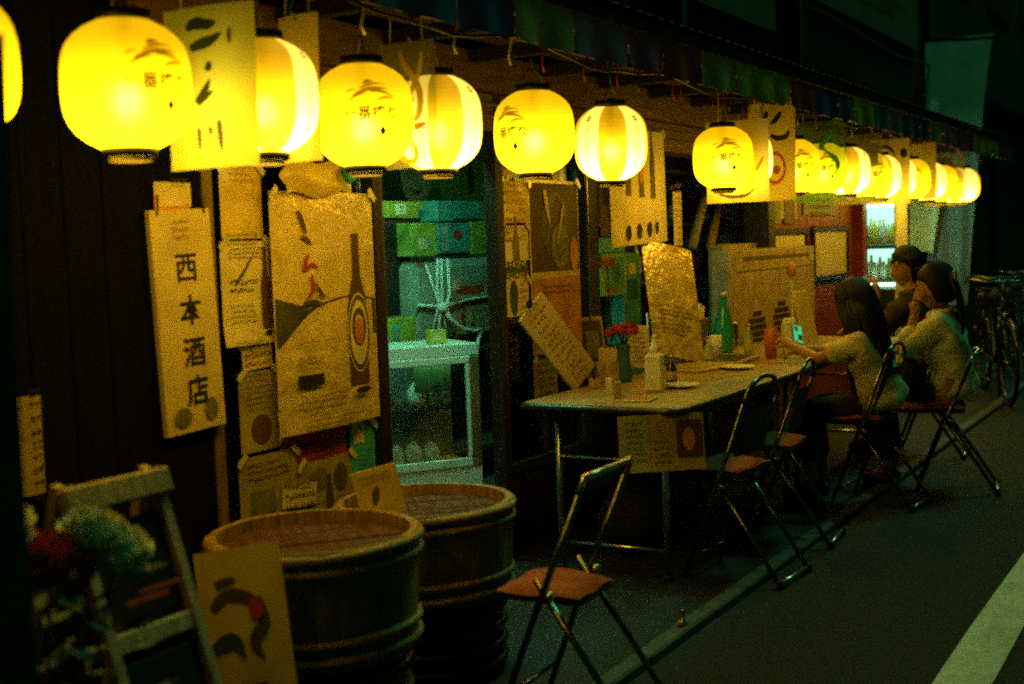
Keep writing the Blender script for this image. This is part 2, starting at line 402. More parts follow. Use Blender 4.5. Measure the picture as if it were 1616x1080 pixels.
# printed sheets ----------------------------------------------------------
def sheet(name, label, cat, loc, wd, ht, rz, material, prints=(), bend=.006, tiltroll=0, lean=0, group=None, thick=False, wav=0, seed=0, curl=0):
    """paper or board facing local -Y, x to the reader's right; prints ride just above it"""
    rr = random.Random(seed+int(wd*1e4)); ph = rr.uniform(0, 6)
    def surf(x, z, off=0):
        u, v = x/wd+.5, z/ht+.5
        y = -bend*math.sin(PI*u) - wav*math.sin(5*u+3*v+ph) - curl*(max(0, .25-v)/.25)**2
        return Vector((x, y-off, z))
    o = MB()
    o.grid(lambda u, v: surf((u-.5)*wd, (v-.5)*ht), 8, 10)
    if thick:
        o = MB(); o.box((0, thick/2, 0), (wd, thick, ht), None, .003)
        surf = lambda x, z, off=0: Vector((x, -off, z))
    root = o.build(name, material, None, not thick, loc, 0)
    root.rotation_mode = 'XYZ'
    root.matrix_world = Matrix.Translation(loc) @ Matrix.Rotation(rz, 4, 'Z') @ Matrix.Rotation(lean, 4, 'X') @ Matrix.Rotation(tiltroll, 4, 'Y')
    tag(root, label, cat, group)
    for i, p in enumerate(prints):
        off = .0022+.0007*i; k, mt = p[0], p[-1]; b = MB(); nm = 'print'
        if k == 't':
            V, Fc = text2d(p[1], p[4], p[5]); b.add([surf(x+p[2], z+p[3], off) for x, z in V], Fc); nm = 'lettering'
        elif k == 'r': b.grid(lambda u, v: surf(u, v, off), 6, 6, p[1], p[3], p[2], p[4]); nm = 'printed_panel'
        elif k == 'e':
            vs = [surf(p[1]+p[3]*math.cos(a*PI/12), p[2]+p[4]*math.sin(a*PI/12), off) for a in range(24)]; b.add(vs, [tuple(range(24))]); nm = 'printed_shape'
        elif k == 'o':   # ring
            for a in range(28):
                q = []
                for (da, rr_) in ((0, 1), (1, 1), (1, 1-p[5]), (0, 1-p[5])):
                    an = (a+da)*PI/14; q.append(surf(p[1]+p[3]*rr_*math.cos(an), p[2]+p[4]*rr_*math.sin(an), off))
                b.add(q, [(0, 1, 2, 3)])
            nm = 'printed_shape'
        elif k == 'p': b.add([surf(x, z, off) for x, z in p[1]], [tuple(range(len(p[1])))]); nm = 'printed_shape'
        elif k == 's':   # brush stroke
            cp, wdh = p[1], p[2]; pts = []
            for j in range(len(cp)-1):
                p0, p1, p2, p3 = cp[max(0, j-1)], cp[j], cp[j+1], cp[min(len(cp)-1, j+2)]
                for q in range(5):
                    t = q/5; pts.append(tuple(.5*(2*p1[c]+(p2[c]-p0[c])*t+(2*p0[c]-5*p1[c]+4*p2[c]-p3[c])*t*t+(3*p1[c]-p0[c]-3*p2[c]+p3[c])*t**3) for c in (0, 1)))
            pts.append(cp[-1]); n = len(pts)
            vs = []
            for j, (x, z) in enumerate(pts):
                a = pts[max(0, j-1)]; c = pts[min(n-1, j+1)]; dx, dz = c[0]-a[0], c[1]-a[1]; l = math.hypot(dx, dz) or 1
                ww = wdh*(.25+.75*math.sin(PI*min(1, (j+.8)/(n*.9)))**.6)*rr.uniform(.9, 1.1)/2
                vs += [surf(x-dz/l*ww, z+dx/l*ww, off), surf(x+dz/l*ww, z-dx/l*ww, off)]
            b.add(vs, [(2*j, 2*j+1, 2*j+3, 2*j+2) for j in range(n-1)]); nm = 'brush_stroke'
        elif k == 'l':   # rows of small print too fine to read: broken ticks
            x0, z0, x1, z1, rows = p[1:6]; rows = max(rows+1, int(rows*1.5)); rh = (z1-z0)/rows
            for q in range(rows):
                x = x0+rr.uniform(0, .1)*(x1-x0); zc = z0+(q+.5)*rh
                xe = x1-rr.uniform(0, .25)*(x1-x0)
                while x < xe:
                    ww = rh*rr.uniform(.3, .55)
                    for t in range(2):
                        zz = zc+rh*rr.uniform(-.28, .28); hh = rh*rr.uniform(.03, .07)
                        b.add([surf(x, zz-hh, off), surf(x+ww, zz-hh, off), surf(x+ww, zz+hh, off), surf(x, zz+hh, off)], [(0, 1, 2, 3)])
                    b.add([surf(x+ww*.42, zc-rh*.3, off), surf(x+ww*.54, zc-rh*.3, off), surf(x+ww*.54, zc+rh*.3, off), surf(x+ww*.42, zc+rh*.3, off)], [(0, 1, 2, 3)])
                    x += ww+rh*.14
            nm = 'small_print'
        elif k == 'b':   # bottle picture
            cx, z0, h, bw = p[1:5]
            pr_ = [(-.5, 0), (.5, 0), (.5, .52), (.42, .60), (.2, .72), (.17, .95), (.2, 1), (-.2, 1), (-.17, .95), (-.2, .72), (-.42, .60), (-.5, .52)]
            b.add([surf(cx+x*bw, z0+z*h, off) for x, z in pr_], [tuple(range(12))]); nm = 'bottle_picture'
        b.build(nm, mt, root)
    return root
def on_front(px0, py0, px1, py1, Y):
    a = at(px0, (py0+py1)/2, Y=Y); b = at(px1, (py0+py1)/2, Y=Y); t = at((px0+px1)/2, py0, Y=Y); d = at((px0+px1)/2, py1, Y=Y)
    return Vector(((a.x+b.x)/2, Y, (t.z+d.z)/2)), b.x-a.x, t.z-d.z

# ================================================================== the setting
FY = 2.85
struct(MB().add([(-80, -80, -.02), (140, -80, -.02), (140, 80, -.02), (-80, 80, -.02)], [(0, 1, 2, 3)]).build('ground', 'concrete'))
rd = MB(); rd.grid(lambda u, v: (u, v, 0), 60, 12, -20, 90, -6, 1.70)
struct(rd.build('road', 'asphalt'))
pv = struct(MB().add([(-20, 1.80, .004), (60, 1.80, .004), (60, 6, .004), (-20, 6, .004)], [(0, 1, 2, 3)]).build('pavement', 'dark_paving'))
kb = struct(link('kerb', None))
x = .2
ks = MB().box((.295, .065, 0), (.588, .07, .05), None, .008).mesh('kerb_stone'); ks.materials.append(MATS['kerb_stone'])
while x < 17:
    link('kerb_stone', ks, kb, (x, 1.70+rnd.uniform(-.003, .003), -.006+rnd.uniform(-.002, .002)), rnd.uniform(-.004, .004)); x += .6
ln = MB()
def lp(u, v): return (u, .69+v*.16+.0025*math.sin(u*1.3+v*2)+.002*math.sin(u*23+v*5), .004)
ln.grid(lp, 260, 1, -3, 60, 0, 1)
struct(ln.build('road_line', 'line_paint'))

# ------------------------------------------------------------------ the liquor shop
shop = thing('shop_building', 'old wooden liquor shop front with dark posts, eave and open counter', 'building')
def part(name, m, *spans, par=shop, b=.004):
    q = MB()
    for s_ in spans: q.span(*s_, b=b)
    return q.build(name, m, par)
# dark boarded wall left of the sign pillar
xx = -1.2
while xx < 2.66:
    part('wall_board', 'black_wall', (xx, xx+.136, 2.86+rnd.uniform(0, .004), 2.92, 0, 2.3)); xx += .14
part('pillar', 'black_wall', (2.67, 2.985, 2.868, 3.0, 0, 2.2))
part('post', 'post_wood', (2.99, 3.035, 2.866, 2.98, 0, 2.2))
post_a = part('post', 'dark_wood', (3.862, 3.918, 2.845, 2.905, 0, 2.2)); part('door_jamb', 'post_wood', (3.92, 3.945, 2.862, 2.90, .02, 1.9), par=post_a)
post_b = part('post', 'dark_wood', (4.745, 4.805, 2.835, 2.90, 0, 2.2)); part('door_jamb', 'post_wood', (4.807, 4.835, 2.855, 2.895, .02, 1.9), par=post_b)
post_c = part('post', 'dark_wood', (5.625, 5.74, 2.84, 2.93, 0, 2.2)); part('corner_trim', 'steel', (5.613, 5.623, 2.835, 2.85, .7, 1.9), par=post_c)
part('post', 'dark_wood', (8.22, 8.36, 2.80, 2.98, 0, 2.2)); part('post', 'red_wall', (10.56, 10.70, 2.79, 2.98, 0, 2.2))
part('post', 'dark_wood', (11.96, 12.25, 2.80, 2.98, 0, 2.2))
part('lintel', 'dark_wood_x', (2.66, 12.25, 2.84, 3.0, 1.90, 2.06))
part('lintel', 'dark_wood_x', (2.66, 12.25, 2.80, 3.0, 2.064, 2.22))
for z in (1.955, 2.005): part('lintel_rail', 'post_wood', (3.07, 8.2, 2.825, 2.838, z, z+.012))
# eave: boards, rafters, fascia, coloured valance
for i in range(6):
    y = 2.10+i*.12; part('eave_board', 'dark_wood_x', (.6, 13.2, y, y+.115, 2.225+i*.008, 2.243+i*.008), b=.003)
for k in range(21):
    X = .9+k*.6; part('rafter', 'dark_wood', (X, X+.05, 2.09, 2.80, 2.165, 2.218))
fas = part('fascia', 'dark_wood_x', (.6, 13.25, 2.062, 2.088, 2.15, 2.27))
rf = MB(); rf.grid(lambda u, v: (u, 2.02+v*.9, 2.275+v*.33+.0025*math.sin(u*60)), 500, 1, .5, 13.3, 0, 1)
part_roof = rf.build('awning_roof', 'roof_metal', shop)
aw = MB().tube([(.55, 2.045, 2.215), (13.25, 2.045, 2.215)], .012, 8).build('awning_bar', 'dark_wood', shop, True)
x = .55; i = 0
while x < 13.1:
    wv_ = rnd.choice([.34, .40, .44, .38]); n = 8; b = MB(); ph = rnd.uniform(0, 6)
    def vf(u, v, x=x, wv_=wv_, ph=ph):
        drop = .135+.018*abs(math.sin(u*PI*3))
        return (x+u*wv_, 2.036+.012*math.sin(u*9+ph)*(1-v), 2.205-(1-v)*drop)
    b.grid(vf, 24, 5)
    b.build('valance_panel', 'valance_%d' % ((i*7+i//3) % len(VAL)), aw, True); x += wv_+.004; i += 1
# upper storey
part('wall_strip', 'black_wall', (-1.2, 13.3, 2.87, 2.925, 2.228, 2.615))
ub = shop
part('upper_wall', 'dark_wall', (-3, 13.4, 2.93, 3.05, 2.62, 7.0))
for X in (1.2, 3.4, 5.4, 9.4, 11.6):
    wn = part('upper_window', 'dark_steel', (X, X+1.3, 2.90, 2.928, 4.0, 5.2))
    part('pane', 'black_plastic', (X+.06, X+.62, 2.889, 2.897, 4.06, 5.14), par=wn); part('pane', 'black_plastic', (X+.68, X+1.24, 2.889, 2.897, 4.06, 5.14), par=wn)
for X in (2.9, 6.9, 9.1): part('downpipe', 'dark_steel', (X, X+.07, 2.84, 2.92, 2.62, 6.9))
# window bays
def bay(x0, x1, z0=.42, z1=1.895, y=2.90):
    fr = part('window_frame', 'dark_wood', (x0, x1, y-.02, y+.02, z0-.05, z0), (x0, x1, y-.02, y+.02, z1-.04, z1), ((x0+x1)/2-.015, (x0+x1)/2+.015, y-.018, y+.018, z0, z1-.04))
    for a, c in ((x0, (x0+x1)/2-.015), ((x0+x1)/2+.015, x1)):
        part('pane', 'window_glass', (a+.002, c-.002, y-.003, y+.003, z0+.001, z1-.041), par=fr, b=.0005)
    part('panel_below', 'dark_wood', (x0, x1, y-.01, y+.04, 0, z0-.052))
bay(3.04, 3.86); bay(4.838, 5.61)
part('counter_sill', 'dark_wood_x', (5.745, 8.215, 2.78, 3.02, .66, .72)); part('counter_front', 'dark_wood', (5.745, 8.215, 2.88, 2.93, 0, .655))
xx = 8.365
while xx < 10.53:
    part('wall_board', 'red_wall', (xx, xx+.178, 2.87+rnd.uniform(0, .003), 2.93, .0, 1.897)); xx += .181
# the room behind
rm = MB(); part('room_floor', 'room_floor', (2.7, 12.2, 2.98, 5.3, -.01, .012))
part('room_wall', 'room_wall', (2.7, 12.2, 5.2, 5.28, .013, 2.40)); part('room_wall', 'room_wall', (2.72, 2.78, 3.01, 5.19, .013, 2.40)); part('room_wall', 'room_wall', (12.1, 12.17, 3.0, 5.19, .013, 2.4))
part('room_ceiling', 'room_wall', (2.7, 12.2, 3.0, 5.28, 2.41, 2.46))
# shelf wall seen through the counter opening
shf = part('shelf', 'shelf_wood', (6.34, 10.4, 3.72, 3.76, .02, 2.3))
for z in (.75, 1.12, 1.50, 1.86): part('shelf_board', 'shelf_wood', (6.34, 10.4, 3.42, 3.718, z, z+.025), par=shf)

# neighbour down the street and the house closing the view
nb = thing('neighbor_building', 'dark shuttered building beyond the white cloth banner', 'building')
part('wall', 'dark_wall', (13.9, 26, 2.95, 3.2, 0, 7.5), par=nb)
for k in range(3):
    sh = part('shutter', 'roof_metal', (14.3+k*3.2, 17.0+k*3.2, 2.90, 2.948, .05, 2.6), par=nb)
    for q in range(16): part('slat', 'roof_metal', (14.32+k*3.2, 16.98+k*3.2, 2.885, 2.898, .08+q*.157, .08+q*.157+.14), par=sh, b=.006)
part('eave', 'roof_metal', (13.9, 26, 2.4, 2.94, 2.75, 2.86), par=nb)
for k in range(4): part('window', 'black_plastic', (14.6+k*2.7, 16.2+k*2.7, 2.93, 2.948, 4.2, 5.5), par=nb)
eb = thing('end_building', 'unlit building closing the dark far end of the street', 'building')
part('wall', 'dark_wall', (48, 52, -12, 14, 0, 11), par=eb)
for k in range(6): part('window', 'black_plastic', (47.95, 47.99, -9+k*3.4, -7.4+k*3.4, 4, 5.6), par=eb)

# ================================================================== lanterns
LY, LZ, LR, LH = 2.28, 1.81, .148, .150
def lprof(n=22):
    out = []
    for i in range(n+1):
        t = -1+2*i/n
        z = LH*t; rr_ = LR*(1-.55*abs(t)**4.6)*(1-.12*abs(t)**2)
        out.append((rr_, z))
    return out
PROF = lprof(16)
def lrad(z):
    t = max(-1, min(1, z/LH)); return LR*(1-.55*abs(t)**4.6)*(1-.12*t*t)
def wrap(V, Fc, ang, z, off, bld):
    vs = []
    for x, y in V:
        zz = z+y; r_ = lrad(zz)+off; a = ang+x/LR; vs.append((r_*math.cos(a), r_*math.sin(a), zz))
    bld.add(vs, Fc)
def bar2d(x0, y0, x1, y1, wdt, n=6):
    V = []; Fc = []
    for i in range(n+1):
        t = i/n; dx, dy = x1-x0, y1-y0; l = math.hypot(dx, dy); w_ = wdt*(.4+.6*math.sin(PI*min(1, t+.12)))/2
        x = x0+dx*t; y = y0+dy*t+.10*l*math.sin(PI*t)
        V += [(x-dy/l*w_, y+dx/l*w_), (x+dy/l*w_, y-dx/l*w_)]
    return V, [(2*i, 2*i+1, 2*i+3, 2*i+2) for i in range(n)]
def lantern_yellow(label):
    """plain yellow lantern with a brushed line, four characters and a small seal"""
    t = thing('paper_lantern', label, 'lantern', (0, 0, 0), 0, 'lanterns strung under the eave')
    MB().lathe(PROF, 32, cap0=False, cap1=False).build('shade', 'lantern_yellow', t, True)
    rings(t)
    for face in (0, PI):
        b = MB()
        V, Fc = text2d('一番搾り', .042, False, .024, 1.02); wrap(V, Fc, face, -.006, .0012, b)
        b.build('lettering', 'lantern_ink', t)
        b = MB(); wrap([(0, .017), (.012, 0), (0, -.017), (-.012, 0)], [(0, 1, 2, 3)], face+.24, -.058, .0012, b); b.build('seal', 'lantern_ink', t)
        b = MB()
        for (x0, y0, x1, y1, w_) in ((-.05, .042, .055, .062, .012), (-.06, .030, -.01, .048, .006), (-.02, .078, .012, .084, .012), (.0, .055, .07, .040, .010), (-.03, .063, .05, .074, .008), (.02, .030, .075, .034, .007), (-.07, .052, -.04, .06, .005)):
            V, Fc = bar2d(x0, y0, x1, y1, w_); wrap(V, Fc, face, 0, .0012, b)
        b.build('brush_drawing', 'lantern_ink_soft', t)
    return t
def lantern_striped(label):
    """panels of white and amber by turns, red-brown lettering down the white ones"""
    t = thing('paper_lantern', label, 'lantern', (0, 0, 0), 0, 'lanterns strung under the eave')
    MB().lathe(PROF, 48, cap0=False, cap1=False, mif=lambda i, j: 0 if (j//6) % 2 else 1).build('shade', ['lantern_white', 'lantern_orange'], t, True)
    rings(t)
    for k in range(4):
        a = (k*2+1.5)*PI/4*1.0
        b = MB(); V, Fc = text2d('キリンビール', .036, True, .022, 1.02); wrap(V, Fc, a, .005, .0012, b); b.build('lettering', 'lantern_ink_red', t)
    return t
def rings(t):
    z = LH; ro = PROF[0][0]
    MB().lathe([(ro-.008, -z-.016), (ro+.004, -z-.016), (ro+.006, -z+.004), (ro-.006, -z+.004)], 28, cap0=False, cap1=False).build('bottom_ring', 'black', t, True)
    MB().lathe([(ro-.006, z-.004), (ro+.006, z-.004), (ro+.004, z+.022), (ro-.008, z+.022)], 28, cap0=False, cap1=False).build('top_ring', 'black', t, True)
    MB().lathe([(ro-.0095, -z-.027), (ro-.0095, -z+.006)], 28, cap0=False, cap1=False).build('inner_collar', 'cream', t, True)
    MB().ball((0, 0, -.035), (.026, .026, .033), 12).build('bulb', 'bulb', t, True)
    MB().tube([(0, 0, 0), (0, 0, z+.03)], .014, 8).build('lamp_holder', 'black_plastic', t, True)
    h = [(-ro, 0, z+.02), (-ro*.8, 0, z+.055), (0, 0, z+.085), (ro*.8, 0, z+.055), (ro, 0, z+.02)]
    MB().tube(h, .0028, 6).tube([(0, 0, z+.085), (.006, 0, z+.12), (0, .004, z+.16), (0, -.01, z+.215)], .0045, 6).build('hanger', 'dark_steel', t, True)
def copy_tree(o, parent=None):
    c = o.copy(); COL.objects.link(c); c.parent = parent
    for ch in list(o.children): copy_tree(ch, c)
    return c
# photo column of the middle, kind, turn of the lettering away from the camera's side, sway
LANT = [(-90, 'y', 0, 0, 'yellow lantern cut off by the left edge, behind the teal banner'),
        (205, 'y', 27, 0, 'largest and nearest yellow lantern, dark characters, left of the green paper'),
        (418, 's', -10, 1, 'striped amber lantern half hidden behind the first hanging green paper'),
        (577, 'y', 8, 0, 'yellow lettered lantern in front of the clear hanging sheet'),
        (694, 's', -10, -1, 'striped amber lantern just right of the clear hanging sheet'),
        (845, 'y', -42, 0, 'yellow lantern hanging alone over the beer poster, lettering turned left'),
        (961, 's', -20, -5, 'tilted white and amber striped lantern right of the lone yellow one'),
        (1142, 'y', 8, 0, 'yellow lettered lantern in front of the cream paper, over the counter'),
        (1176, 's', -10, 0, 'striped lantern whose white lettered edge shows behind the cream paper'),
        (1252, 'y', 20, 0, 'yellow lantern behind the paper with the red spiral'),
        (1300, 'y', 10, 0, 'yellow lantern whose top is hidden by the paper with the red spiral'),
        (1336, 's', -12, 0, 'striped lantern behind the teal tinted clear sheet'),
        (1364, 'y', 30, 0, 'yellow lantern squeezed between the two striped ones near the olive sheet'),
        (1390, 's', -8, 0, 'striped lantern between the olive clear sheet and the framed red wall'),
        (1414, 's', -20, 0, 'striped lantern sixth from the far end, under the olive paper'),
        (1437, 'y', 12, 0, 'yellow lantern fifth from the far end of the string'),
        (1464, 's', -14, 0, 'striped lantern fourth from the far end of the string'),
        (1484, 'y', 5, 0, 'plain yellow lantern third from the far end of the string'),
        (1502, 's', -5, 0, 'striped lantern right before the farthest one'),
        (1520, 's', -30, 0, 'farthest striped lantern, against the white cloth banner')]
protos = {}
for px, k, turn, sway, lab in LANT:
    if k not in protos:
        o = protos[k] = (lantern_yellow if k == 'y' else lantern_striped)(lab)
    else: o = copy_tree(protos[k])
    p = at(px, 230, Y=LY); o.location = (p.x, LY+rnd.uniform(-.012, .012), LZ+rnd.uniform(-.008, .008))
    o.rotation_euler = (R(sway*.6), R(-sway), math.atan2(-LY, -p.x)+R(turn)); o['label'] = lab
# rail they hang from, with its wiring
rl = thing('lantern_rail', 'long steel rail with wiring under the eave carrying the lanterns', 'rail', (0, 0, 0))
MB().tube([(.6, LY, 2.145), (13.1, LY, 2.145)], .011, 8).build('pipe', 'dark_steel', rl, True)
pts = []; x = .6
while x < 13.1: pts.append((x, LY-.02+.008*math.sin(x*9), 2.115+.02*math.sin(x*5.1)+rnd.uniform(-.008, .008))); x += .14
MB().tube(pts, .006, 6).build('wire', 'black_plastic', rl, True)
for k in range(44):
    X = .8+k*.28+rnd.uniform(-.08, .08); a = rnd.uniform(-.03, .03)
    MB().tube([(X, LY-.005, 2.165), (X+.015+a, LY-.02, 2.14), (X+a, LY-.012, 2.09), (X-.02+a, LY-.02, 2.06), (X+.01+a, LY-.01, 2.04)], .0045, 5).build('wire_tie', rnd.choice(['cream', 'dark_steel', 'red_print', 'pale_wood', 'bottle_green']), rl, True)

# ------------------------------------------------------------------ papers and clear sheets hanging between the lanterns
def hang(px, zt, zb, wd, material, label, prints=(), turn=0, cat='paper', yoff=0, group='papers hung between the lanterns', name='hanging_paper'):
    p = at(px, 230, Y=LY+yoff); ht = zt-zb
    o = sheet(name, label, cat, Vector((p.x, LY+yoff, (zt+zb)/2)), wd, ht, R(-90+turn), material, prints, bend=.010, wav=.004, group=group, seed=int(px))
    for q in (-1, 1): MB().tube([(q*wd*.3, 0, ht/2-.012), (q*wd*.28, .004, 2.14-(zt+zb)/2)], .0025, 5).build('hanging_string', 'cream', o)
    return o
hang(338, 2.03, 1.625, .285, 'paper_green', 'large green-yellow paper with brush marks beside the nearest lantern',
     [('s', [(-.06, .15), (-.03, .16), (.01, .155), (.035, .16)], .03, 'ink_green'), ('s', [(-.05, .10), (-.01, .108), (.02, .115), (.05, .13)], .03, 'ink_green'),
      ('s', [(.0, .055), (.018, .045)], .025, 'ink_green'), ('s', [(-.04, -.035), (-.02, -.02), (.0, -.0), (.012, .02)], .02, 'ink_green'), ('s', [(-.035, -.04), (-.01, -.025), (.02, -.012)], .02, 'ink_green'),
      ('s', [(-.035, -.10), (-.035, -.155)], .016, 'olive_print'), ('s', [(.005, -.10), (.005, -.12)], .016, 'olive_print'), ('s', [(.035, -.085), (.038, -.16)], .018, 'olive_print'),
      ('s', [(.075, .14), (.075, .10)], .012, 'olive_print')], turn=4)
hang(478, 2.055, 1.655, .155, 'paper_warm', 'narrow cream paper strip between the first striped and second yellow lanterns',
     [('s', [(.0, .12), (.02, .07), (.03, .03)], .02, 'orange_print'), ('s', [(-.02, -.05), (.0, -.12), (.03, -.14)], .016, 'orange_print'), ('l', -.03, -.06, .05, .02, 4, 'orange_print')], turn=-6)
cl = hang(647, 2.045, 1.655, .205, 'clear_film', 'clear hanging sheet with a yellow knotted cord pattern, right of second yellow lantern',
     [('s', [(-.02, .17), (.0, .12), (.03, .08), (.05, .03), (.045, -.03), (.02, -.05), (-.03, -.06)], .022, 'poster_yellow'),
      ('s', [(.06, .16), (.05, .10), (.02, .04), (.01, -.01)], .016, 'poster_yellow'), ('s', [(-.01, -.08), (-.03, -.13), (-.01, -.17), (.03, -.17), (.03, -.13), (.0, -.09)], .02, 'poster_yellow'), ('s', [(.03, -.07), (.07, -.06)], .02, 'orange_print')],
     name='clear_sheet', cat='plastic sheet', group='clear sheets hung between the lanterns')
hang(1163, 2.0, 1.585, .33, 'paper_warm', 'cream paper behind the lantern over the counter, with a curved printed line',
     [('s', [(-.10, -.16), (-.05, -.175), (.0, -.178), (.05, -.17), (.09, -.14)], .018, 'ink_soft'), ('s', [(.10, -.05), (.14, .02)], .014, 'orange_print')], turn=3)
hang(1218, 2.135, 1.60, .27, 'paper_warm', 'tall cream paper with brush characters and a red spiral',
     [('s', [(-.02, .22), (-.03, .17), (-.01, .12)], .03, 'ink'), ('s', [(.06, .21), (.03, .17), (.0, .15)], .03, 'ink'), ('s', [(-.0, .09), (.04, .07), (.09, .08), (.10, .115)], .03, 'ink'),
      ('o', .02, -.09, .065, .09, .22, 'red_print'), ('e', .03, -.10, .022, .024, 'red_print'), ('s', [(-.10, -.02), (-.09, .05), (-.10, .09)], .02, 'brown_print'), ('s', [(-.12, -.15), (-.06, -.18)], .02, 'brown_print')], turn=-3)
hang(1292, 2.09, 1.60, .33, 'clear_film_teal', 'teal tinted clear sheet with a blue wavy mark',
     [('s', [(.10, .16), (.05, .13), (.02, .09), (.05, .05), (.10, .02), (.12, -.03), (.10, -.08)], .035, 'sky_blue')], name='clear_sheet', cat='plastic sheet', group='clear sheets hung between the lanterns')
hang(1352, 2.06, 1.60, .34, 'clear_film', 'olive clear sheet in front of a striped lantern, sixth hanging piece along',
     [('r', -.02, .02, .14, .17, 'olive_print'), ('l', -.12, -.05, .0, .1, 4, 'olive_print')], name='clear_sheet', cat='plastic sheet', group='clear sheets hung between the lanterns')
hang(1404, 2.08, 1.61, .28, 'paper_olive', 'olive paper with a dark arched mark, before the far lanterns',
     [('s', [(-.11, .12), (-.06, .18), (.0, .17), (.05, .10)], .03, 'ink_green'), ('e', .10, .13, .025, .035, 'ink')], cat='paper')
hang(1452, 2.10, 1.66, .24, 'paper_olive', 'olive paper hung fourth from the far end of the lantern string', [('l', -.1, -.1, .1, .15, 6, 'olive_print')])
hang(1490, 2.07, 1.62, .34, 'clear_film', 'farthest clear sheet, beside the last lantern', [('r', -.12, .05, .06, .18, 'olive_print')], name='clear_sheet', cat='plastic sheet', group='clear sheets hung between the lanterns')

# ================================================================== posters on the shop front
def post(px0, py0, px1, py1, material, label, prints=(), Y=2.862, cat='poster', name='poster', roll=0, **k):
    c, wd, ht = on_front(px0, py0, px1, py1, Y)
    o = sheet(name, label, cat, c, wd, ht, 0, material, prints, tiltroll=R(roll), seed=int(px0+py0), **k)
    if wd > .15 and ht > .15:
        for s_ in (-1, 1):
            q = MB().box((s_*(wd/2-.012), -.008-.25*abs(k.get('bend', .006)), ht/2-.006), (.055, .0012, .022), Matrix.Rotation(s_*R(38+wd*20), 3, 'Y'), .0003); q.build('tape', 'tape', o)
    return o
sg = sheet('shop_sign', 'long cream vertical signboard with four black characters', 'sign', Vector((2.872, 2.838, 1.205)), .255, .69, 0, 'sign_plate',
           [('t', '西', .005, .165, .098, True, 'ink'), ('t', '本', .010, .035, .098, True, 'ink'), ('t', '酒', .010, -.095, .098, True, 'ink'), ('t', '店', .010, -.215, .098, True, 'ink'),
            ('e', -.06, -.292, .036, .030, 'olive_print'), ('e', .062, -.282, .026, .036, 'olive_print'), ('l', -.045, .25, .03, .32, 2, 'orange_print')], tiltroll=R(-2.3), thick=.022)
for dx in (-.1, .1): MB().tube([(dx, -.004, .33), (dx*.9, -.002, .39)], .003, 5).build('cord', 'black', sg)
post(243, 288, 301, 326, 'poster_white', 'small white card with orange print just above the signboard', [('p', [(-.08, .0), (.06, -.03), (.07, -.05), (-.08, -.05)], 'orange_print'), ('l', -.02, .02, .06, .05, 2, 'ink_soft')], cat='card', name='card')
post(347, 262, 413, 377, 'poster_yellow', 'plain amber poster above the wine flyer', [('l', -.06, .06, .06, .14, 3, 'orange_print')], Y=2.868)
post(350, 381, 428, 545, 'poster_white', 'cream wine flyer with a slim bottle picture and a slanted brush stroke',
     [('l', -.09, .11, .08, .20, 4, 'ink_soft'), ('s', [(-.06, .03), (-.01, .08), (.03, .13)], .012, 'ink_soft'), ('l', -.09, .0, .04, .05, 1, 'ink'), ('l', -.09, -.10, .04, -.03, 3, 'olive_print'), ('b', .085, -.12, .27, .045, 'brown_print'), ('e', .085, -.135, .02, .008, 'ink'), ('l', -.09, -.19, .09, -.15, 1, 'olive_print')], Y=2.866, curl=.01)
post(432, 304, 593, 676, 'poster_gloss', 'large glossy beer poster with a brown bottle and dark hills, in crinkled film',
     [('p', [(-.28, .055), (-.20, .035), (-.12, .012), (-.04, .03), (.04, .045), (.14, .05), (.28, .03), (.28, -.10), (-.28, -.115)], 'hill_print'),
      ('b', .155, -.28, .55, .125, 'brown_print'), ('e', .158, -.09, .075, .145, 'poster_white'), ('o', .158, -.09, .07, .138, .14, 'hill_print'), ('o', .158, -.07, .045, .07, .3, 'brown_print'), ('e', .158, -.085, .03, .05, 'orange_print'),
      ('s', [(-.16, .35), (-.14, .31), (-.125, .27)], .020, 'brown_print'), ('s', [(-.15, .26), (-.12, .25), (-.10, .23)], .016, 'brown_print'), ('s', [(-.12, .20), (-.14, .15), (-.10, .165), (-.07, .15)], .017, 'red_ink'),
      ('s', [(-.11, .13), (-.10, .08), (-.135, .05)], .016, 'red_ink'), ('s', [(-.09, .10), (-.06, .06), (-.04, .05)], .013, 'brown_print'), ('s', [(-.16, .03), (-.10, .035), (-.05, .02)], .016, 'brown_print'),
      ('l', -.20, -.19, -.06, -.15, 1, 'ink'), ('r', -.20, -.255, -.07, -.215, 'ink'), ('l', -.2, -.35, .1, -.28, 2, 'ink_soft'), ('l', -.2, -.42, .2, -.37, 2, 'ink_soft'), ('e', .16, -.30, .05, .012, 'ink'), ('l', .05, .36, .24, .41, 1, 'cream')], Y=2.835, bend=.02)
post(378, 585, 440, 712, 'poster_dim', 'dim olive flyer below the wine flyer', [('l', -.07, .0, .06, .13, 5, 'olive_print'), ('e', .0, -.06, .05, .05, 'brown_print')], Y=2.868)
post(440, 674, 548, 760, 'red_print', 'dull red sheet showing under the large beer poster', [('l', -.15, -.05, .12, .05, 3, 'brown_print')], Y=2.874, name='paper_sheet', cat='paper')
post(378, 715, 470, 826, 'poster_dim', 'lower left pasted flyer with dark lettering behind the tubs', [('l', -.11, .03, .11, .10, 2, 'ink'), ('r', -.10, -.08, .02, .0, 'olive_print'), ('l', .03, -.1, .11, .0, 4, 'ink_soft')], Y=2.866)
post(472, 722, 560, 826, 'poster_dim', 'lower right pasted flyer with small pictures behind the tubs', [('e', -.05, .05, .05, .04, 'olive_print'), ('e', .07, .04, .04, .05, 'ink_soft'), ('l', -.1, -.1, .1, -.02, 4, 'ink_soft'), ('b', .0, -.06, .12, .035, 'brown_print')], Y=2.866)
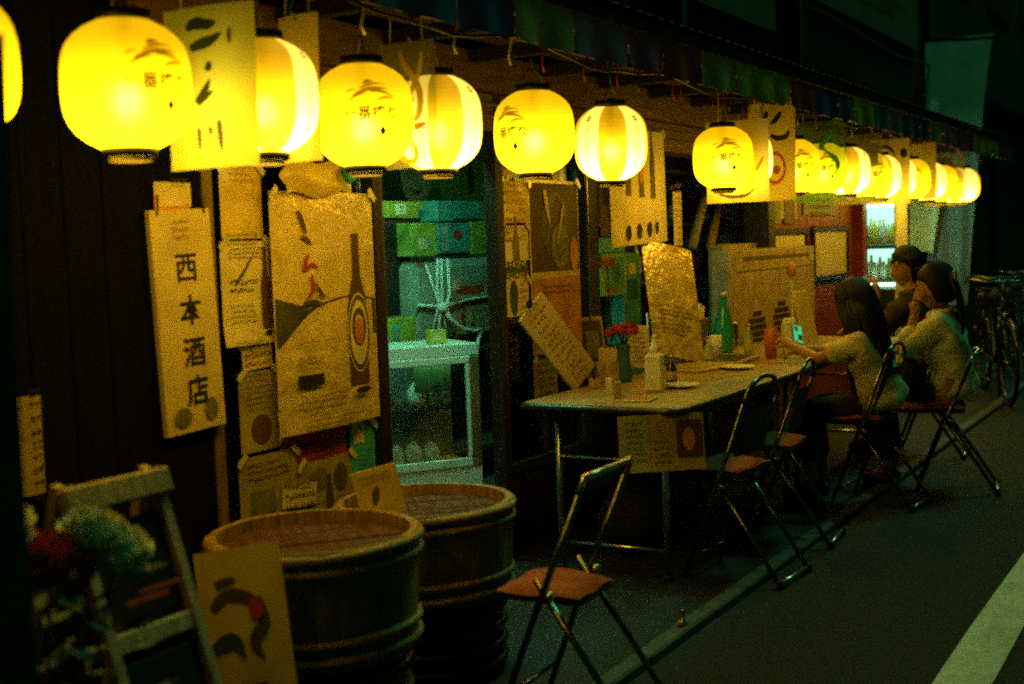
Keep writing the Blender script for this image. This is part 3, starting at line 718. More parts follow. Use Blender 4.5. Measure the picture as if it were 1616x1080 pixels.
post(553, 668, 592, 745, 'sky_blue', 'small blue and white leaflet low by the door post', [('r', -.06, .02, .0, .11, 'poster_white'), ('l', -.05, -.1, .05, 0, 4, 'blue')], Y=2.864, cat='leaflet', name='leaflet')
post(787, 286, 834, 352, 'poster_yellow', 'bright amber leaflet with scribbled rows right of the door', [('l', -.11, -.18, .11, .18, 6, 'orange_print')], Y=2.862, cat='leaflet', name='leaflet', wav=.004)
post(789, 356, 834, 412, 'poster_white', 'small cream leaflet with a tiny bottle, under the amber leaflet', [('b', .0, -.12, .24, .06, 'olive_print'), ('l', -.1, .0, -.03, .12, 3, 'ink_green')], Y=2.864, cat='leaflet', name='leaflet')
post(790, 416, 834, 437, 'ink_green', 'dark strip with cream lettering below the small leaflets', [('l', -.11, -.05, .11, .05, 1, 'poster_white')], Y=2.862, name='sign_strip', cat='sign')
post(790, 440, 835, 500, 'poster_white', 'cream leaflet with an oval picture, lowest right of the door', [('e', -.02, .0, .035, .08, 'ink_green'), ('l', .03, -.1, .1, .12, 4, 'orange_print')], Y=2.864, cat='leaflet', name='leaflet')
post(837, 286, 915, 556, 'poster_gloss', 'tall beer poster in clear film between two door posts',
     [('r', -.235, -.02, .235, .39, 'brown_print'), ('e', -.02, .19, .13, .16, 'hill_print'), ('e', .02, .10, .09, .11, 'olive_print'), ('e', .17, .06, .05, .08, 'orange_print'), ('r', -.235, -.40, .235, -.05, 'orange_print'), ('s', [(-.12, .36), (-.10, .28), (-.08, .2)], .03, 'poster_yellow'), ('s', [(.06, .3), (.02, .2), (-.02, .1)], .02, 'poster_yellow'), ('l', -.18, -.13, .18, -.08, 1, 'brown_print')], Y=2.858, bend=.015)
post(947, 293, 998, 372, 'poster_yellow', 'amber notice hanging just right of the steel edged post', [('r', -.16, .03, -.02, .16, 'poster_dim'), ('l', -.12, -.15, .14, 0, 4, 'orange_print')], Y=2.85)
post(962, 207, 1050, 386, 'poster_white', 'tall cream sheet picturing three slim dark bottles', [('b', -.14, -.04, .36, .06, 'ink_soft'), ('b', .02, -.05, .37, .06, 'ink_soft'), ('b', .17, -.06, .38, .06, 'ink_soft'), ('e', .02, .07, .03, .05, 'orange_print'), ('t', 'ZN', .02, .245, .06, False, 'ink_soft'), ('e', -.16, -.23, .028, .04, 'ink'), ('e', -.03, -.225, .028, .04, 'ink'), ('e', .10, -.22, .028, .04, 'ink'), ('e', .2, -.215, .02, .035, 'ink')], Y=2.79, roll=-2)
post(1063, 303, 1076, 388, 'poster_white', 'narrow bright paper strip hanging in the counter opening', [('l', -.04, -.2, .04, .2, 8, 'orange_print')], Y=2.80, name='paper_strip', cat='paper')
post(445, 764, 500, 800, 'poster_white', 'small cream slip pasted over the lower flyers', [('l', -.09, -.05, .09, .05, 2, 'ink_soft')], Y=2.858, cat='slip', name='paper_slip', roll=4)
post(560, 752, 592, 826, 'poster_dim', 'dull leaflet at the foot of the door post', [('l', -.06, -.1, .06, .1, 5, 'ink_green'), ('e', .0, .05, .04, .03, 'brown_print')], Y=2.866, cat='leaflet', name='leaflet')
post(382, 548, 430, 582, 'poster_yellow', 'small amber slip pasted between wine flyer and olive flyer', [('l', -.07, -.03, .07, .05, 2, 'ink_soft')], Y=2.862, cat='slip', name='paper_slip', roll=-3)
post(842, 562, 880, 632, 'poster_dim', 'dull leaflet low on the window behind the leaning menu board', [('l', -.09, -.12, .09, .12, 5, 'ink_soft')], Y=2.868, cat='leaflet', name='leaflet')
# left edge notices on the black boards
post(2, 560, 24, 790, 'red_print', 'dull red strip at the left edge of the black boards', [('l', -.02, -.3, .02, .3, 9, 'brown_print')], Y=2.845, name='paper_strip', cat='paper')
post(32, 624, 68, 782, 'poster_dim', 'tall dim notice with a column of small characters on the black boards', [('l', -.005, -.16, .04, .16, 6, 'ink')], Y=2.85, name='notice', cat='notice')
MB_ = MB().grid(lambda u, v: (3.30+u*.30+.02*math.sin(v*9), 2.80-.03*math.sin(PI*u)*math.sin(PI*v), 1.60+v*.12+.01*math.sin(u*8)), 12, 8)
tag(MB_.build('plastic_bag', 'poster_yellow', None, True), 'crumpled yellowish bag tucked above the large beer poster', 'bag')
tag(MB().ball((3.665, 2.80, 1.70), (.035, .03, .055), 12).tube([(3.665, 2.80, 1.75), (3.66, 2.80, 1.90)], .004, 6).build('blue_ornament', 'sky_blue', None, True), 'small blue ornament hanging under the lanterns by the beer poster', 'ornament')
# red wall: frames and papers
def framed(px0, py0, px1, py1, label, Y=2.862, inner='cert_paper', prints=()):
    c, wd, ht = on_front(px0, py0, px1, py1, Y)
    t = thing('picture_frame', label, 'frame', c)
    f = .045
    fr = MB(); fr.span(-wd/2, wd/2, -.02, 0, ht/2-f, ht/2).span(-wd/2, wd/2, -.02, 0, -ht/2, -ht/2+f).span(-wd/2, -wd/2+f, -.02, 0, -ht/2+f, ht/2-f).span(wd/2-f, wd/2, -.02, 0, -ht/2+f, ht/2-f)
    fr.build('frame', 'frame_black', t)
    MB().span(-wd/2+f, wd/2-f, -.006, 0, -ht/2+f, ht/2-f).build('certificate', inner, t)
    q = MB()
    for k in range(5):
        z = ht*.25-k*ht*.11; q.span(-wd*.25*rnd.uniform(.6, 1), wd*.25*rnd.uniform(.6, 1), -.0085, -.0065, z, z+.012, b=.0003)
    for k in range(0): pass
    return t
framed(1281, 357, 1337, 442, 'larger black framed certificate on the red wall')
framed(1212, 361, 1272, 420, 'smaller black framed certificate on the red wall, above the carton')
post(1205, 316, 1258, 346, 'poster_dim', 'dim picture paper pasted high on the red wall', [('r', -.2, -.1, -.02, .1, 'olive_print'), ('r', .05, -.1, .3, .1, 'brown_print')], Y=2.862)
post(1268, 314, 1318, 340, 'olive_print', 'dark paper pasted beside the dim picture paper on the red wall', [('l', -.3, -.08, .3, .08, 2, 'ink')], Y=2.862)
post(1340, 480, 1352, 545, 'poster_dim', 'small dim leaflet low on the red wall', [('l', -.08, -.2, .08, .2, 4, 'ink_soft')], Y=2.862, cat='leaflet', name='leaflet')
# drinks cooler
ck = thing('drinks_cooler', 'brightly lit glass drinks cooler at the end of the red wall', 'cooler', (11.0, 2.985, 0), R(-90))
CW = .36   # local x runs towards the street, local -y looks up the street to the camera
MB().span(0, CW, .36, .40, .1, 1.76).span(0, .02, 0, .36, .1, 1.76).span(CW-.02, CW, 0, .36, .1, 1.76).build('cabinet', 'white_paint', ck)
MB().span(0, CW, 0, .40, 1.665, 1.80).build('header', 'grey_card', ck); MB().span(0, CW, -.01, .40, .0, .095).build('plinth', 'dark_steel', ck)
MB().span(.025, CW-.025, .345, .357, .95, 1.65).build('light_panel', 'cooler_light', ck)
MB().span(.025, CW-.025, .03, .05, .955, .972).build('light_strip', 'cooler_strip', ck)
MB().span(.025, CW-.025, .03, .05, 1.632, 1.65).build('light_strip', 'cooler_strip', ck)
for z in (.55, .975, 1.29): MB().span(.025, CW-.025, .06, .34, z, z+.014).build('shelf', 'dark_steel', ck)
MB().span(.02, CW-.02, .002, .02, .10, .925).build('lower_door', 'dark_steel', ck)
MB().span(.025, CW-.025, .012, .018, .93, 1.65, b=.001).build('glass_door', 'window_glass', ck)
MB().span(0, CW, -.012, .010, 1.27, 1.30).build('door_rail', 'dark_steel', ck)
cm = ['white_paint', 'yellow_box', 'sky_blue', 'cream', 'bottle_clear', 'white_paint', 'green_box', 'white_paint']
for z in (.991, 1.306):
    for row in range(2):
        for q in range(4):
            h = rnd.uniform(.16, .24); X = .065+q*.076+row*.02; w_ = Vector((ck.location.x+.14+row*.09, ck.location.y-X, z))
            tag(MB().lathe([(.030, 0), (.032, .01), (.032, h*.6), (.014, h*.8), (.013, h)], 10).build('drink_bottle', rnd.choice(cm), None, True, w_), '%s bottle from the left, %s row, %s shelf of the lit cooler' % (['first', 'second', 'third', 'fourth'][q], ['front', 'back'][row], 'lower' if z < 1 else 'upper'), 'bottle', 'bottles in the lit cooler')
# cloth banner at the far corner of the shop
bt = thing('cloth_banner', 'tall white cloth banner hanging at the far corner of the shop', 'banner', (13.45, 2.9, 0))
def bf(u, v):
    wdt = .66-.30*(1-v)**.8
    y = -u*wdt; fold = .035*math.sin(u*14+v*3)*(1.05-v)
    return (fold+.12*(1-v)*u, y, .62+v*2.72+.06*u*(v-1)*-.5)
MB().grid(bf, 30, 30).build('cloth', 'cloth_white', bt, True)
MB().tube([(0, .05, 3.35), (0, -.72, 3.30)], .014, 8).build('pole', 'dark_steel', bt, True)
sheet('notice', 'tilted amber paper pinned on the white cloth banner', 'notice', at(1450, 352, X=13.3), .36, .56, R(-90), 'poster_yellow', [('l', -.12, -.2, .12, .22, 4, 'orange_print')], tiltroll=R(9))
cl_ = thing('banner_fill_lamp', 'unseen tube lamp added at the far corner post to light the cloth banner', 'lamp', (12.42, 2.90, 1.45))  # added fill light, out of sight behind the lanterns, brightens the cloth banner
MB().box((-.02, 0, 0), (.03, .06, .66)).build('housing', 'white_paint', cl_); MB().tube([(.02, 0, -.29), (.02, 0, .29)], .013, 10).build('tube', 'banner_fill', cl_, True)
for z in (-.31, .31): MB().box((.012, 0, z), (.04, .05, .03)).build('end_cap', 'white_paint', cl_)
# upper signs and cable
def wallsign(X0, X1, z0, z1, label, prints):
    return sheet('wall_sign', label, 'sign', Vector(((X0+X1)/2, 2.90, (z0+z1)/2)), X1-X0, z1-z0, 0, 'sign_white', prints, thick=.028)
wallsign(7.3, 8.75, 2.83, 3.9, 'pale blank panel sign on the dark upper wall', [('r', -.66, -.5, -.6, .5, 'olive_print')])
wallsign(9.7, 13.1, 3.20, 4.3, 'long pale sign with faint lettering high on the upper wall', [('l', -1.3, -.40, 1.2, -.18, 1, 'ink_green'), ('l', -.9, -.1, .8, .2, 1, 'ink')])
tag(MB().tube([(9 + k*.8, 2.86, 3.07+.03*math.sin(k*1.3)) for k in range(22)], .012, 8).build('overhead_cable', 'dark_steel', None, True), 'thin cable running along the dark upper walls', 'cable')

# ================================================================== inside the shop
fl = thing('ceiling_lamp', 'fluorescent tube lamp on the shop ceiling', 'lamp', (4.75, 3.28, 2.38))
MB().box((0, 0, 0), (1.3, .16, .05)).build('housing', 'white_paint', fl)
for y in (-.04, .04): MB().tube([(-.6, y, -.045), (.6, y, -.045)], .014, 10).build('tube', 'tube_light', fl, True)
sc = thing('glass_showcase', 'glass fronted showcase with pale frame and brown side stile', 'showcase', (5.40, 3.42, .06), R(-35))
W_, D_, Z0, Z1 = .60, .42, .235, .86
MB().span(-W_, .05, 0, D_, Z1-.06, Z1).build('top', 'white_paint', sc)
MB().span(-W_, .05, 0, D_, 0, Z0).build('base', 'white_paint', sc)
MB().span(.0, .05, -.004, .03, Z0, Z1-.062).build('side_stile', 'post_wood', sc)
for (a, b_, c_, d_) in ((-W_, -.002, Z0+.001, Z0+.045), (-W_, -.002, Z1-.10, Z1-.062), (-.022, -.002, Z0+.046, Z1-.101), (-W_, -W_+.03, Z0+.046, Z1-.101)):
    MB().span(a, b_, -.006, .02, c_, d_).build('door_rail', 'white_paint', sc)
MB().span(-W_+.031, -.023, .004, .009, Z0+.047, Z1-.103, b=.001).build('glass', 'window_glass', sc)
MB().span(-W_, .05, D_-.02, D_-.002, Z0+.001, Z1-.063).build('back', 'grey_card', sc)
MB().span(-W_+.01, -.01, .05, D_-.03, .53, .54).build('shelf', 'window_glass', sc)
MB().tube([(-W_+.05, .045, Z1-.085), (-.05, .045, Z1-.085)], .008, 8).build('showcase_fill', 'case_fill', sc, True)  # added glowing tube, lifts the jars and back of the case out of the dark
def inside(x, y, z): return sc.matrix_basis @ Vector((x, y, z))
bpy.context.view_layer.update()
for k, (x, z, r_, h, m_) in enumerate([(-.47, .245, .05, .2, 'bottle_clear'), (-.34, .245, .04, .1, 'white_paint'), (-.25, .245, .045, .11, 'white_paint'), (-.15, .245, .045, .10, 'white_paint'), (-.28, .29, .0, 0, ''), (-.22, .545, .05, .12, 'white_paint'), (-.12, .545, .045, .12, 'grey_card'), (-.42, .545, .06, .18, 'bottle_clear')]):
    if not m_: continue
    tag(MB().lathe([(r_*.8, 0), (r_, .02), (r_, h*.6), (r_*.6, h*.85), (r_*.25, h)], 12).build('jar', m_, None, True, inside(x, .2, z+.002)), ['tall clear jar at the left on the floor of the showcase', 'small white jar beside the tall clear one in the showcase', 'small white jar, middle of the lower row in the showcase', 'small white jar, right end of the lower row in the showcase', '', 'white jar left of a pair on the showcase shelf', 'grey jar right of a pair on the showcase shelf', 'clear jar at the left of the showcase shelf'][k], 'jar', 'jars in the glass showcase')
tag(MB().box((0, 0, 0), (.2, .01, .16)).box((.03, -.007, .0), (.07, .003, .1)).build('label_card', 'ink_green', None, False, inside(-.17, .09, .70), R(-35)), 'green printed card standing in the upper part of the showcase', 'card')

def carton(name, label, cat, px0, py0, px1, py1, Y, depth, m_, prints=(), rz=0, group=None, lid=None):
    """a box whose front shows at that place; prints sit on the front"""
    c, wd, ht = on_front(px0, py0, px1, py1, Y)
    t = thing(name, label, cat, (c.x, Y, c.z-ht/2), rz, group)
    MB().box((0, depth/2, ht/2), (wd, depth, ht), None, .045 if name == 'roped_carton' else .006).build('box', m_, t)
    MB().span(-wd/2-.001, wd/2+.001, depth*.45, depth*.55, ht+.001, ht+.003, b=.0005).build('tape', 'poster_dim', t)
    for i, p in enumerate(prints):
        b = MB()
        if p[0] == 'r': b.span(p[1]*wd, p[3]*wd, -.0025-.0006*i, -.001, p[2]*ht, p[4]*ht, b=.0002); nm = 'printed_panel'
        elif p[0] == 't':
            V, Fc = text2d(p[1], p[4]*ht, False); b.add([(x+p[2]*wd, -.0028-.0006*i, z+p[3]*ht) for x, z in V], Fc); nm = 'lettering'
        elif p[0] == 'e': b.add([(p[1]*wd+p[3]*wd*math.cos(a*PI/10), -.0028-.0006*i, p[2]*ht+p[4]*ht*math.sin(a*PI/10)) for a in range(20)], [tuple(range(20))]); nm = 'printed_shape'
        b.build(nm, p[-1], t)
    return t
carton('carton', 'small yellow-green box left of the roped carton, on the showcase', 'box', 607, 502, 657, 551, 3.95, .2, 'green_box', [('e', -.15, .65, .12, .12, 'teal_box'), ('e', -.15, .3, .12, .12, 'teal_box')])
rc = carton('roped_carton', 'pale carton tied up with light rope, behind the door opening', 'carton', 655, 408, 800, 541, 4.0, .35, 'grey_card',
       [('r', -.12, .52, .28, .72, 'card'), ('r', -.12, .1, .28, .48, 'card'), ('e', .02, .62, .10, .05, 'red_print'), ('e', .14, .62, .09, .05, 'red_print'), ('r', .3, .52, .46, .72, 'ink_green'), ('r', .3, .2, .46, .46, 'ink_green'), ('r', .33, .25, .43, .4, 'grey_card'), ('r', -.04, .2, .0, .36, 'red_print'), ('r', .06, .2, .1, .36, 'red_print')])
cw = on_front(655, 408, 800, 541, 4.0); w2 = cw[1]/2; h2 = cw[2]
MB().tube([(-w2*.55, -.012, h2+.005), (-w2*.6, -.016, h2*.7), (-w2*.56, -.02, h2*.45), (-w2*.62, -.012, .02)], .011, 6).tube([(-w2*.48, -.012, h2+.005), (-w2*.5, -.016, h2*.7), (-w2*.52, -.02, h2*.45), (-w2*.4, -.012, .02)], .009, 6).tube([(-w2, -.012, h2*.5), (-w2*.5, -.022, h2*.45), (0, -.014, h2*.50), (w2, -.012, h2*.53)], .010, 6).tube([(-w2*.35, -.012, h2+.004), (-w2*.36, -.02, h2*.6), (-w2*.45, -.024, h2*.45), (-w2*.2, -.014, .02)], .010, 6).tube([(-w2*.8, -.012, h2*.95), (-w2*.6, -.024, h2*.5), (-w2*.75, -.012, .05)], .008, 6).build('rope', 'rope', rc, True)
MB().tube([(-w2*.55, -.03, h2*.45), (-w2*.45, -.05, h2*.30), (-w2*.25, -.06, h2*.18), (0, -.06, h2*.13), (.1, -.06, h2*.16), (.06, -.05, h2*.02), (.05, -.05, -.08)], .014, 7).ball((-w2*.55, -.03, h2*.45), .035, 10).build('rope_tail', 'rope', rc, True)
carton('carton', 'yellow-green carton stacked on the roped carton', 'carton', 650, 352, 690, 405, 4.0, .3, 'green_box', [('e', .0, .4, .2, .2, 'teal_box')])
carton('carton', 'teal and white wrapped parcel on the roped carton', 'parcel', 692, 352, 742, 400, 4.02, .3, 'teal_box', [('e', .1, .6, .14, .15, 'red_print'), ('r', -.4, .1, -.2, .9, 'bottle_clear')])
carton('carton', 'green parcel at the right end above the roped carton', 'parcel', 744, 350, 800, 402, 4.04, .3, 'green_box', [('r', .1, .2, .3, .6, 'teal_box')])
carton('carton', 'grey-teal flat carton on top of the stack, red lettering below', 'carton', 690, 318, 800, 350, 4.05, .35, 'teal_box', [('e', .1, .65, .02, .1, 'red_print'), ('r', -.3, .04, .4, .16, 'brown_print')])
carton('speaker_cabinet', 'tall black cabinet left of the stacked cartons', 'cabinet', 585, 347, 650, 502, 4.1, .3, 'black_plastic', [('r', -.47, .05, -.44, .95, 'teal_box')])
carton('carton', 'long yellow box lying across the top of the black cabinet', 'box', 612, 318, 690, 345, 4.15, .25, 'yellow_box', [('r', .1, .1, .4, .5, 'blue')])
tb = thing('storage_rack', 'dark rack under the stacked cartons inside the shop', 'rack', (5.2, 3.95, 0))
for z in (.2, .79): MB().span(.1, 2.0, 0, .45, z, z+.03).build('rack_board', 'shelf_wood', tb)
for X in (.12, 1.95):
    for Y_ in (.02, .42): MB().span(X, X+.03, Y_, Y_+.025, 0, .788).build('rack_leg', 'dark_steel', tb)
sheet('poster', 'portrait poster with a large smiling face high on the back wall', 'poster', at(655, 285, Y=5.18), .95, .66, 0, 'green_box',
      [('r', -.47, -.33, .14, .33, 'ink_green'), ('e', .0, .07, .20, .27, 'orange_print'), ('e', .0, .06, .19, .25, 'sign_plate'), ('s', [(-.07, -.06), (.0, -.09), (.07, -.06)], .03, 'lips'), ('e', -.07, .09, .03, .014, 'ink'), ('e', .07, .09, .03, .014, 'ink'), ('s', [(.0, .06), (.012, -.0)], .016, 'orange_print'), ('e', .24, -.16, .10, .12, 'bottle_green')], seed=3)
sheet('poster', 'yellow-green wall poster with a dark bottle neck', 'poster', at(748, 285, Y=5.17), .62, .66, 0, 'green_box', [('b', -.06, -.1, .3, .08, 'ink_green'), ('r', .12, -.12, .26, .04, 'blue'), ('r', .08, -.12, .12, .0, 'poster_white')], seed=4)
# things on the shelves behind the counter opening
carton('carton', 'bright turquoise carton behind the amber notice', 'carton', 940, 376, 986, 402, 3.3, .12, 'sky_blue')
sheet('poster', 'small picture with a pale frame below the turquoise carton', 'picture', at(970, 432, Y=3.3), .34, .26, 0, 'green_box', [('r', -.13, -.10, .13, .10, 'teal_box'), ('e', .02, .0, .06, .06, 'blue')], thick=.02)
carton('carton', 'tall teal carton standing behind the flower vase', 'carton', 985, 400, 1012, 560, 3.35, .14, 'teal_box', [('r', -.3, .55, .3, .75, 'blue'), ('r', -.2, .8, .2, .9, 'yellow_box')])
for k in range(17):
    X = 7.55+k*.165; zb = [.777, 1.147, 1.527][k % 3]; h = rnd.uniform(.24, .32)
    m_ = ['bottle_brown', 'bottle_green', 'bottle_clear', 'black_plastic'][k*5 % 4]
    t = thing('sake_bottle', '%s bottle from the left on the %s dark shelf behind the counter' % (['first', 'second', 'third', 'fourth', 'fifth', 'sixth'][k//3], ['lower', 'middle', 'upper'][k % 3]), 'bottle', (X, 3.56, zb), 0, 'bottles on the shelf behind the counter')
    MB().lathe([(.04, 0), (.043, .01), (.043, h*.58), (.016, h*.78), (.014, h)], 12).build('glass', m_, t, True)
    MB().lathe([(.0445, h*.15), (.0445, h*.5)], 12, cap0=False, cap1=False, a0=PI, a1=2*PI).build('bottle_label', rnd.choice(['poster_white', 'cream', 'poster_dim', 'red_print']), t, True)
    MB().lathe([(.017, h+.001), (.017, h+.02)], 10).build('cap', 'foil', t, True)
for px0, px1, lab in ((1092, 1112, 'pale rolled poster leaning by the shelf, left of a pair'), (1120, 1138, 'pale rolled poster leaning by the shelf, right of a pair')):
    a = at(px0, 392, Y=3.2); b_ = at(px1, 312, Y=3.25); tag(MB().tube([a, b_], .03, 10).build('paper_roll', 'poster_dim', None, True), lab, 'paper roll')

# ================================================================== counter tables
TZ = .74
def table(name, label, X0, X1, Y0, Y1):
    t = thing(name, label, 'table', (X0, Y0, 0), 0, 'counter tables along the shop front')
    Wd, Dp, r_ = X1-X0, Y1-Y0, .07
    out = []
    for cx, cy, a in ((Wd-r_, Dp-r_, 0), (r_, Dp-r_, 90), (r_, r_, 180), (Wd-r_, r_, 270)):
        for k in range(7): an = R(a+k*15); out.append((cx+r_*math.cos(an), cy+r_*math.sin(an)))
    n = len(out); b = MB()
    vs = [(x, y, z) for z in (TZ-.028, TZ) for x, y in out]
    b.add(vs, [tuple(range(n))[::-1], tuple(range(n, 2*n))]); b.build('table_top', 'table_top', t)
    e = MB(); pth = [(x, y, TZ-.014) for x, y in out]; e.tube(pth, .0148, 8, closed=True); e.build('edge_band', 'dark_steel', t, True)
    MB().span(.09, Wd-.09, .10, .125, TZ-.085, TZ-.03).span(.09, Wd-.09, Dp-.125, Dp-.10, TZ-.085, TZ-.03).build('apron', 'dark_steel', t)
    for x in (.13, Wd-.13):
        for y in (.12, Dp-.12):
            lg = MB().tube([(x, y, TZ-.03), (x, y, .02)], .015, 10).build('leg', 'steel', t, True)
            MB().lathe([(.02, 0), (.02, .02), (.015, .03)], 10, (x, y, 0.004)).build('foot', 'rubber', lg, True)
        MB().tube([(x, .12, .13), (x, Dp-.12, .13)], .010, 8).build('crossbar', 'steel', t, True)
        MB().tube([(x, .12, .50), (x, Dp-.12, .50)], .008, 8).build('crossbar', 'steel', t, True)
    return t
table('counter_table', 'near pale topped counter table with rounded corner and steel legs', 4.60, 6.42, 1.95, 2.68)
table('counter_table', 'far pale topped counter table where the people sit', 6.44, 8.26, 1.99, 2.72)
# flyer hung on the near corner
a = Vector((4.475, 2.155, 0)); b_ = Vector((4.70, 1.885, 0)); d_ = b_-a
sheet('hanging_flyer', 'printed flyer hanging from the near corner of the counter table', 'flyer', Vector(((a.x+b_.x)/2, (a.y+b_.y)/2, .605)), d_.length, .225, math.atan2(d_.y, d_.x), 'poster_dim',
      [('r', -.175, -.112, -.05, .112, 'grey_card'), ('l', -.15, -.08, -.07, .09, 5, 'ink_soft'), ('r', .06, -.06, .165, .085, 'brown_print'), ('e', .11, .01, .026, .045, 'orange_print'), ('l', -.04, .04, .05, .10, 2, 'orange_print'), ('l', -.04, -.09, .05, .02, 3, 'ink_soft')], lean=R(-6), curl=.01)

# ------------------------------------------------------------------ things on the counter
def lathe_thing(name, label, cat, px, py, prof, m_, z=TZ+.001, n=18, extra=None, group=None):
    p = at(px, py, Z=z); t = thing(name, label, cat, (p.x, p.y, z), 0, group)
    MB().lathe(prof, n).build('body', m_, t, True)
    if extra:
        for nm, pr_, mm in extra: MB().lathe(pr_, n).build(nm, mm, t, True)
    return t
# plank menu leaning diagonally at the near end
pa, pb = at(838, 484, Y=2.74), at(925, 616, Y=2.66); pb.z = TZ+.04
ax = (pa-pb).normalized(); q = ax.to_track_quat('Z', 'Y').to_matrix()
pk = sheet('menu_plank', 'long cream menu board leaning diagonally at the near end of the counter', 'menu board', (pa+pb)/2, .175, (pa-pb).length, 0, 'sign_plate', [('l', -.05, -.26, .05, .26, 9, 'orange_print'), ('e', 0, .27, .02, .02, 'ink')], thick=.018)
ya = Vector((.62, .74, -.25)); za = ax; ya = (ya-za*ya.dot(za)).normalized(); xa = ya.cross(za)
mm = Matrix((xa, ya, za)).transposed().to_4x4(); mm.translation = (pa+pb)/2; pk.matrix_world = mm
cp = at(938, 612, Z=TZ); t = thing('clip_stand', 'dark clip holding the foot of the leaning menu board', 'clip', (cp.x, cp.y, TZ+.002), R(30))
MB().box((0, 0, .02), (.09, .05, .04)).build('base', 'pale_wood', t); MB().tube([(-.03, 0, .04), (-.015, 0, .07), (.015, 0, .07), (.03, 0, .04)], .006, 8).build('clip', 'black', t, True)
# standing picture frame
p = at(930, 596, Z=TZ); t = thing('photo_stand', 'dark framed picture standing on the counter beside the red flowers', 'frame', (p.x, p.y, TZ+.001), R(-28))
MB().box((0, 0, .15), (.20, .016, .30), Matrix.Rotation(R(-10), 3, 'X')).build('frame', 'pale_wood', t)
MB().box((0, -.011, .15), (.165, .004, .265), Matrix.Rotation(R(-10), 3, 'X')).build('picture', 'brown_print', t); MB().box((.02, -.016, .16), (.08, .002, .14), Matrix.Rotation(R(-10), 3, 'X')).build('picture_figure', 'olive_print', t)
# vase of red-orange flowers
p = at(985, 603, Z=TZ); vt = thing('flower_vase', 'dark vase with a ball of orange-red flowers on the counter', 'vase', (p.x, p.y, TZ+.001))
MB().lathe([(.035, 0), (.042, .02), (.030, .12), (.034, .17), (.036, .18)], 18).build('vase', 'blue', vt, True)
def blossom(c, r_, m_, n=26, par=None, nm='blossom', seed=0):
    """ball of overlapping cupped petals"""
    rr = random.Random(seed); b = MB(); n = int(n*2.2)
    for k in range(n):
        sh = .35+.6*(k/n); th = k*2.39996+rr.uniform(-.3, .3); ph = math.acos(max(-1, min(1, 1-1.55*(k+.5)/n+rr.uniform(-.1, .1))))
        d = Vector((math.sin(ph)*math.cos(th), math.sin(ph)*math.sin(th), math.cos(ph)))
        e1 = Vector((-math.sin(th), math.cos(th), 0)); e2 = d.cross(e1); s_ = r_*rr.uniform(.30, .46); c0 = Vector(c)+d*r_*sh*.72
        vs = [c0-e2*s_*.5, c0+e1*s_*.55+d*s_*.1, c0+e2*s_*.2+e1*s_*.62+d*s_*.34, c0+e2*s_*.62+d*s_*.42, c0+e2*s_*.2-e1*s_*.62+d*s_*.34, c0-e1*s_*.55+d*s_*.1, c0-d*s_*.06]
        b.add(vs, [(6, i, (i+1) % 6) for i in range(6)])
    return b.build(nm, m_, par, True)
for k in range(9):
    an = k*2.4; rr_ = .075*math.sqrt(k/9)
    c = (rr_*math.cos(an), rr_*math.sin(an), .255-.35*rr_+.01*(k % 3)); blossom(c, .042, 'petal_orange', 22, vt, 'blossom', k)
    MB().tube([(0, 0, .15), c], .003, 5).build('stem', 'leaf', vt)
# orange paper flower higher up behind
p = at(955, 415, Y=2.78); t = thing('paper_flower', 'faded orange flower on a stem beside the steel edged post', 'flower', (p.x, 2.76, TZ))
MB().tube([(0, 0, 0), (.01, 0, .25), (-.02, 0, p.z-TZ)], .004, 6).build('stem', 'leaf', t, True); blossom((-.02, 0, p.z-TZ), .06, 'orange_print', 20, t, 'blossom', 5); blossom((.05, .02, p.z-TZ-.14), .035, 'orange_print', 14, t, 'blossom', 6)
# cream bottle box
p = at(1034, 618, Z=TZ); t = thing('dispenser', 'cream squared dispenser bottle near the front of the counter', 'bottle', (p.x, p.y, TZ+.001), R(20))
MB().box((0, 0, .085), (.105, .08, .17), None, .012).build('body', 'cream', t); MB().lathe([(.022, .17), (.022, .20), (.012, .205), (.012, .235)], 14).build('neck', 'white_paint', t, True); MB().box((.025, 0, .242), (.08, .022, .014)).build('spout', 'white_paint', t)
# pens cup behind it
p = at(1032, 575, Z=TZ); t = thing('pen_cup', 'cup of dark sticks standing behind the cream dispenser', 'cup', (p.x, p.y, TZ+.001))
MB().lathe([(.035, 0), (.04, .01), (.042, .12)], 16, cap1=False).build('cup', 'pale_wood', t, True)
for k in range(7): MB().tube([(.02*math.cos(k), .02*math.sin(k), .01), (.04*math.cos(k*1.3), .035*math.sin(k*1.3), .24+.02*(k % 3))], .0055, 6).build('stick', ['black', 'black', 'cream'][k % 3], t, True)
# foil menu leaning back
pa, pb = at(1052, 388, Y=2.74), at(1072, 566, Y=2.60); ax = (pa-pb).normalized(); xa = Vector((.93, -.36, 0)); xa = (xa-ax*xa.dot(ax)).normalized(); ya = ax.cross(xa)
o = sheet('menu_sheet', 'crinkled golden film covered menu leaning tall on the counter', 'menu', (pa+pb)/2, .36, (pa-pb).length, 0, 'foil', [('l', -.13, -.2, .13, -.02, 5, 'ink_soft')], bend=.012, wav=.006)
mm = Matrix((xa, ya, ax)).transposed().to_4x4(); mm.translation = (pa+pb)/2; o.matrix_world = mm
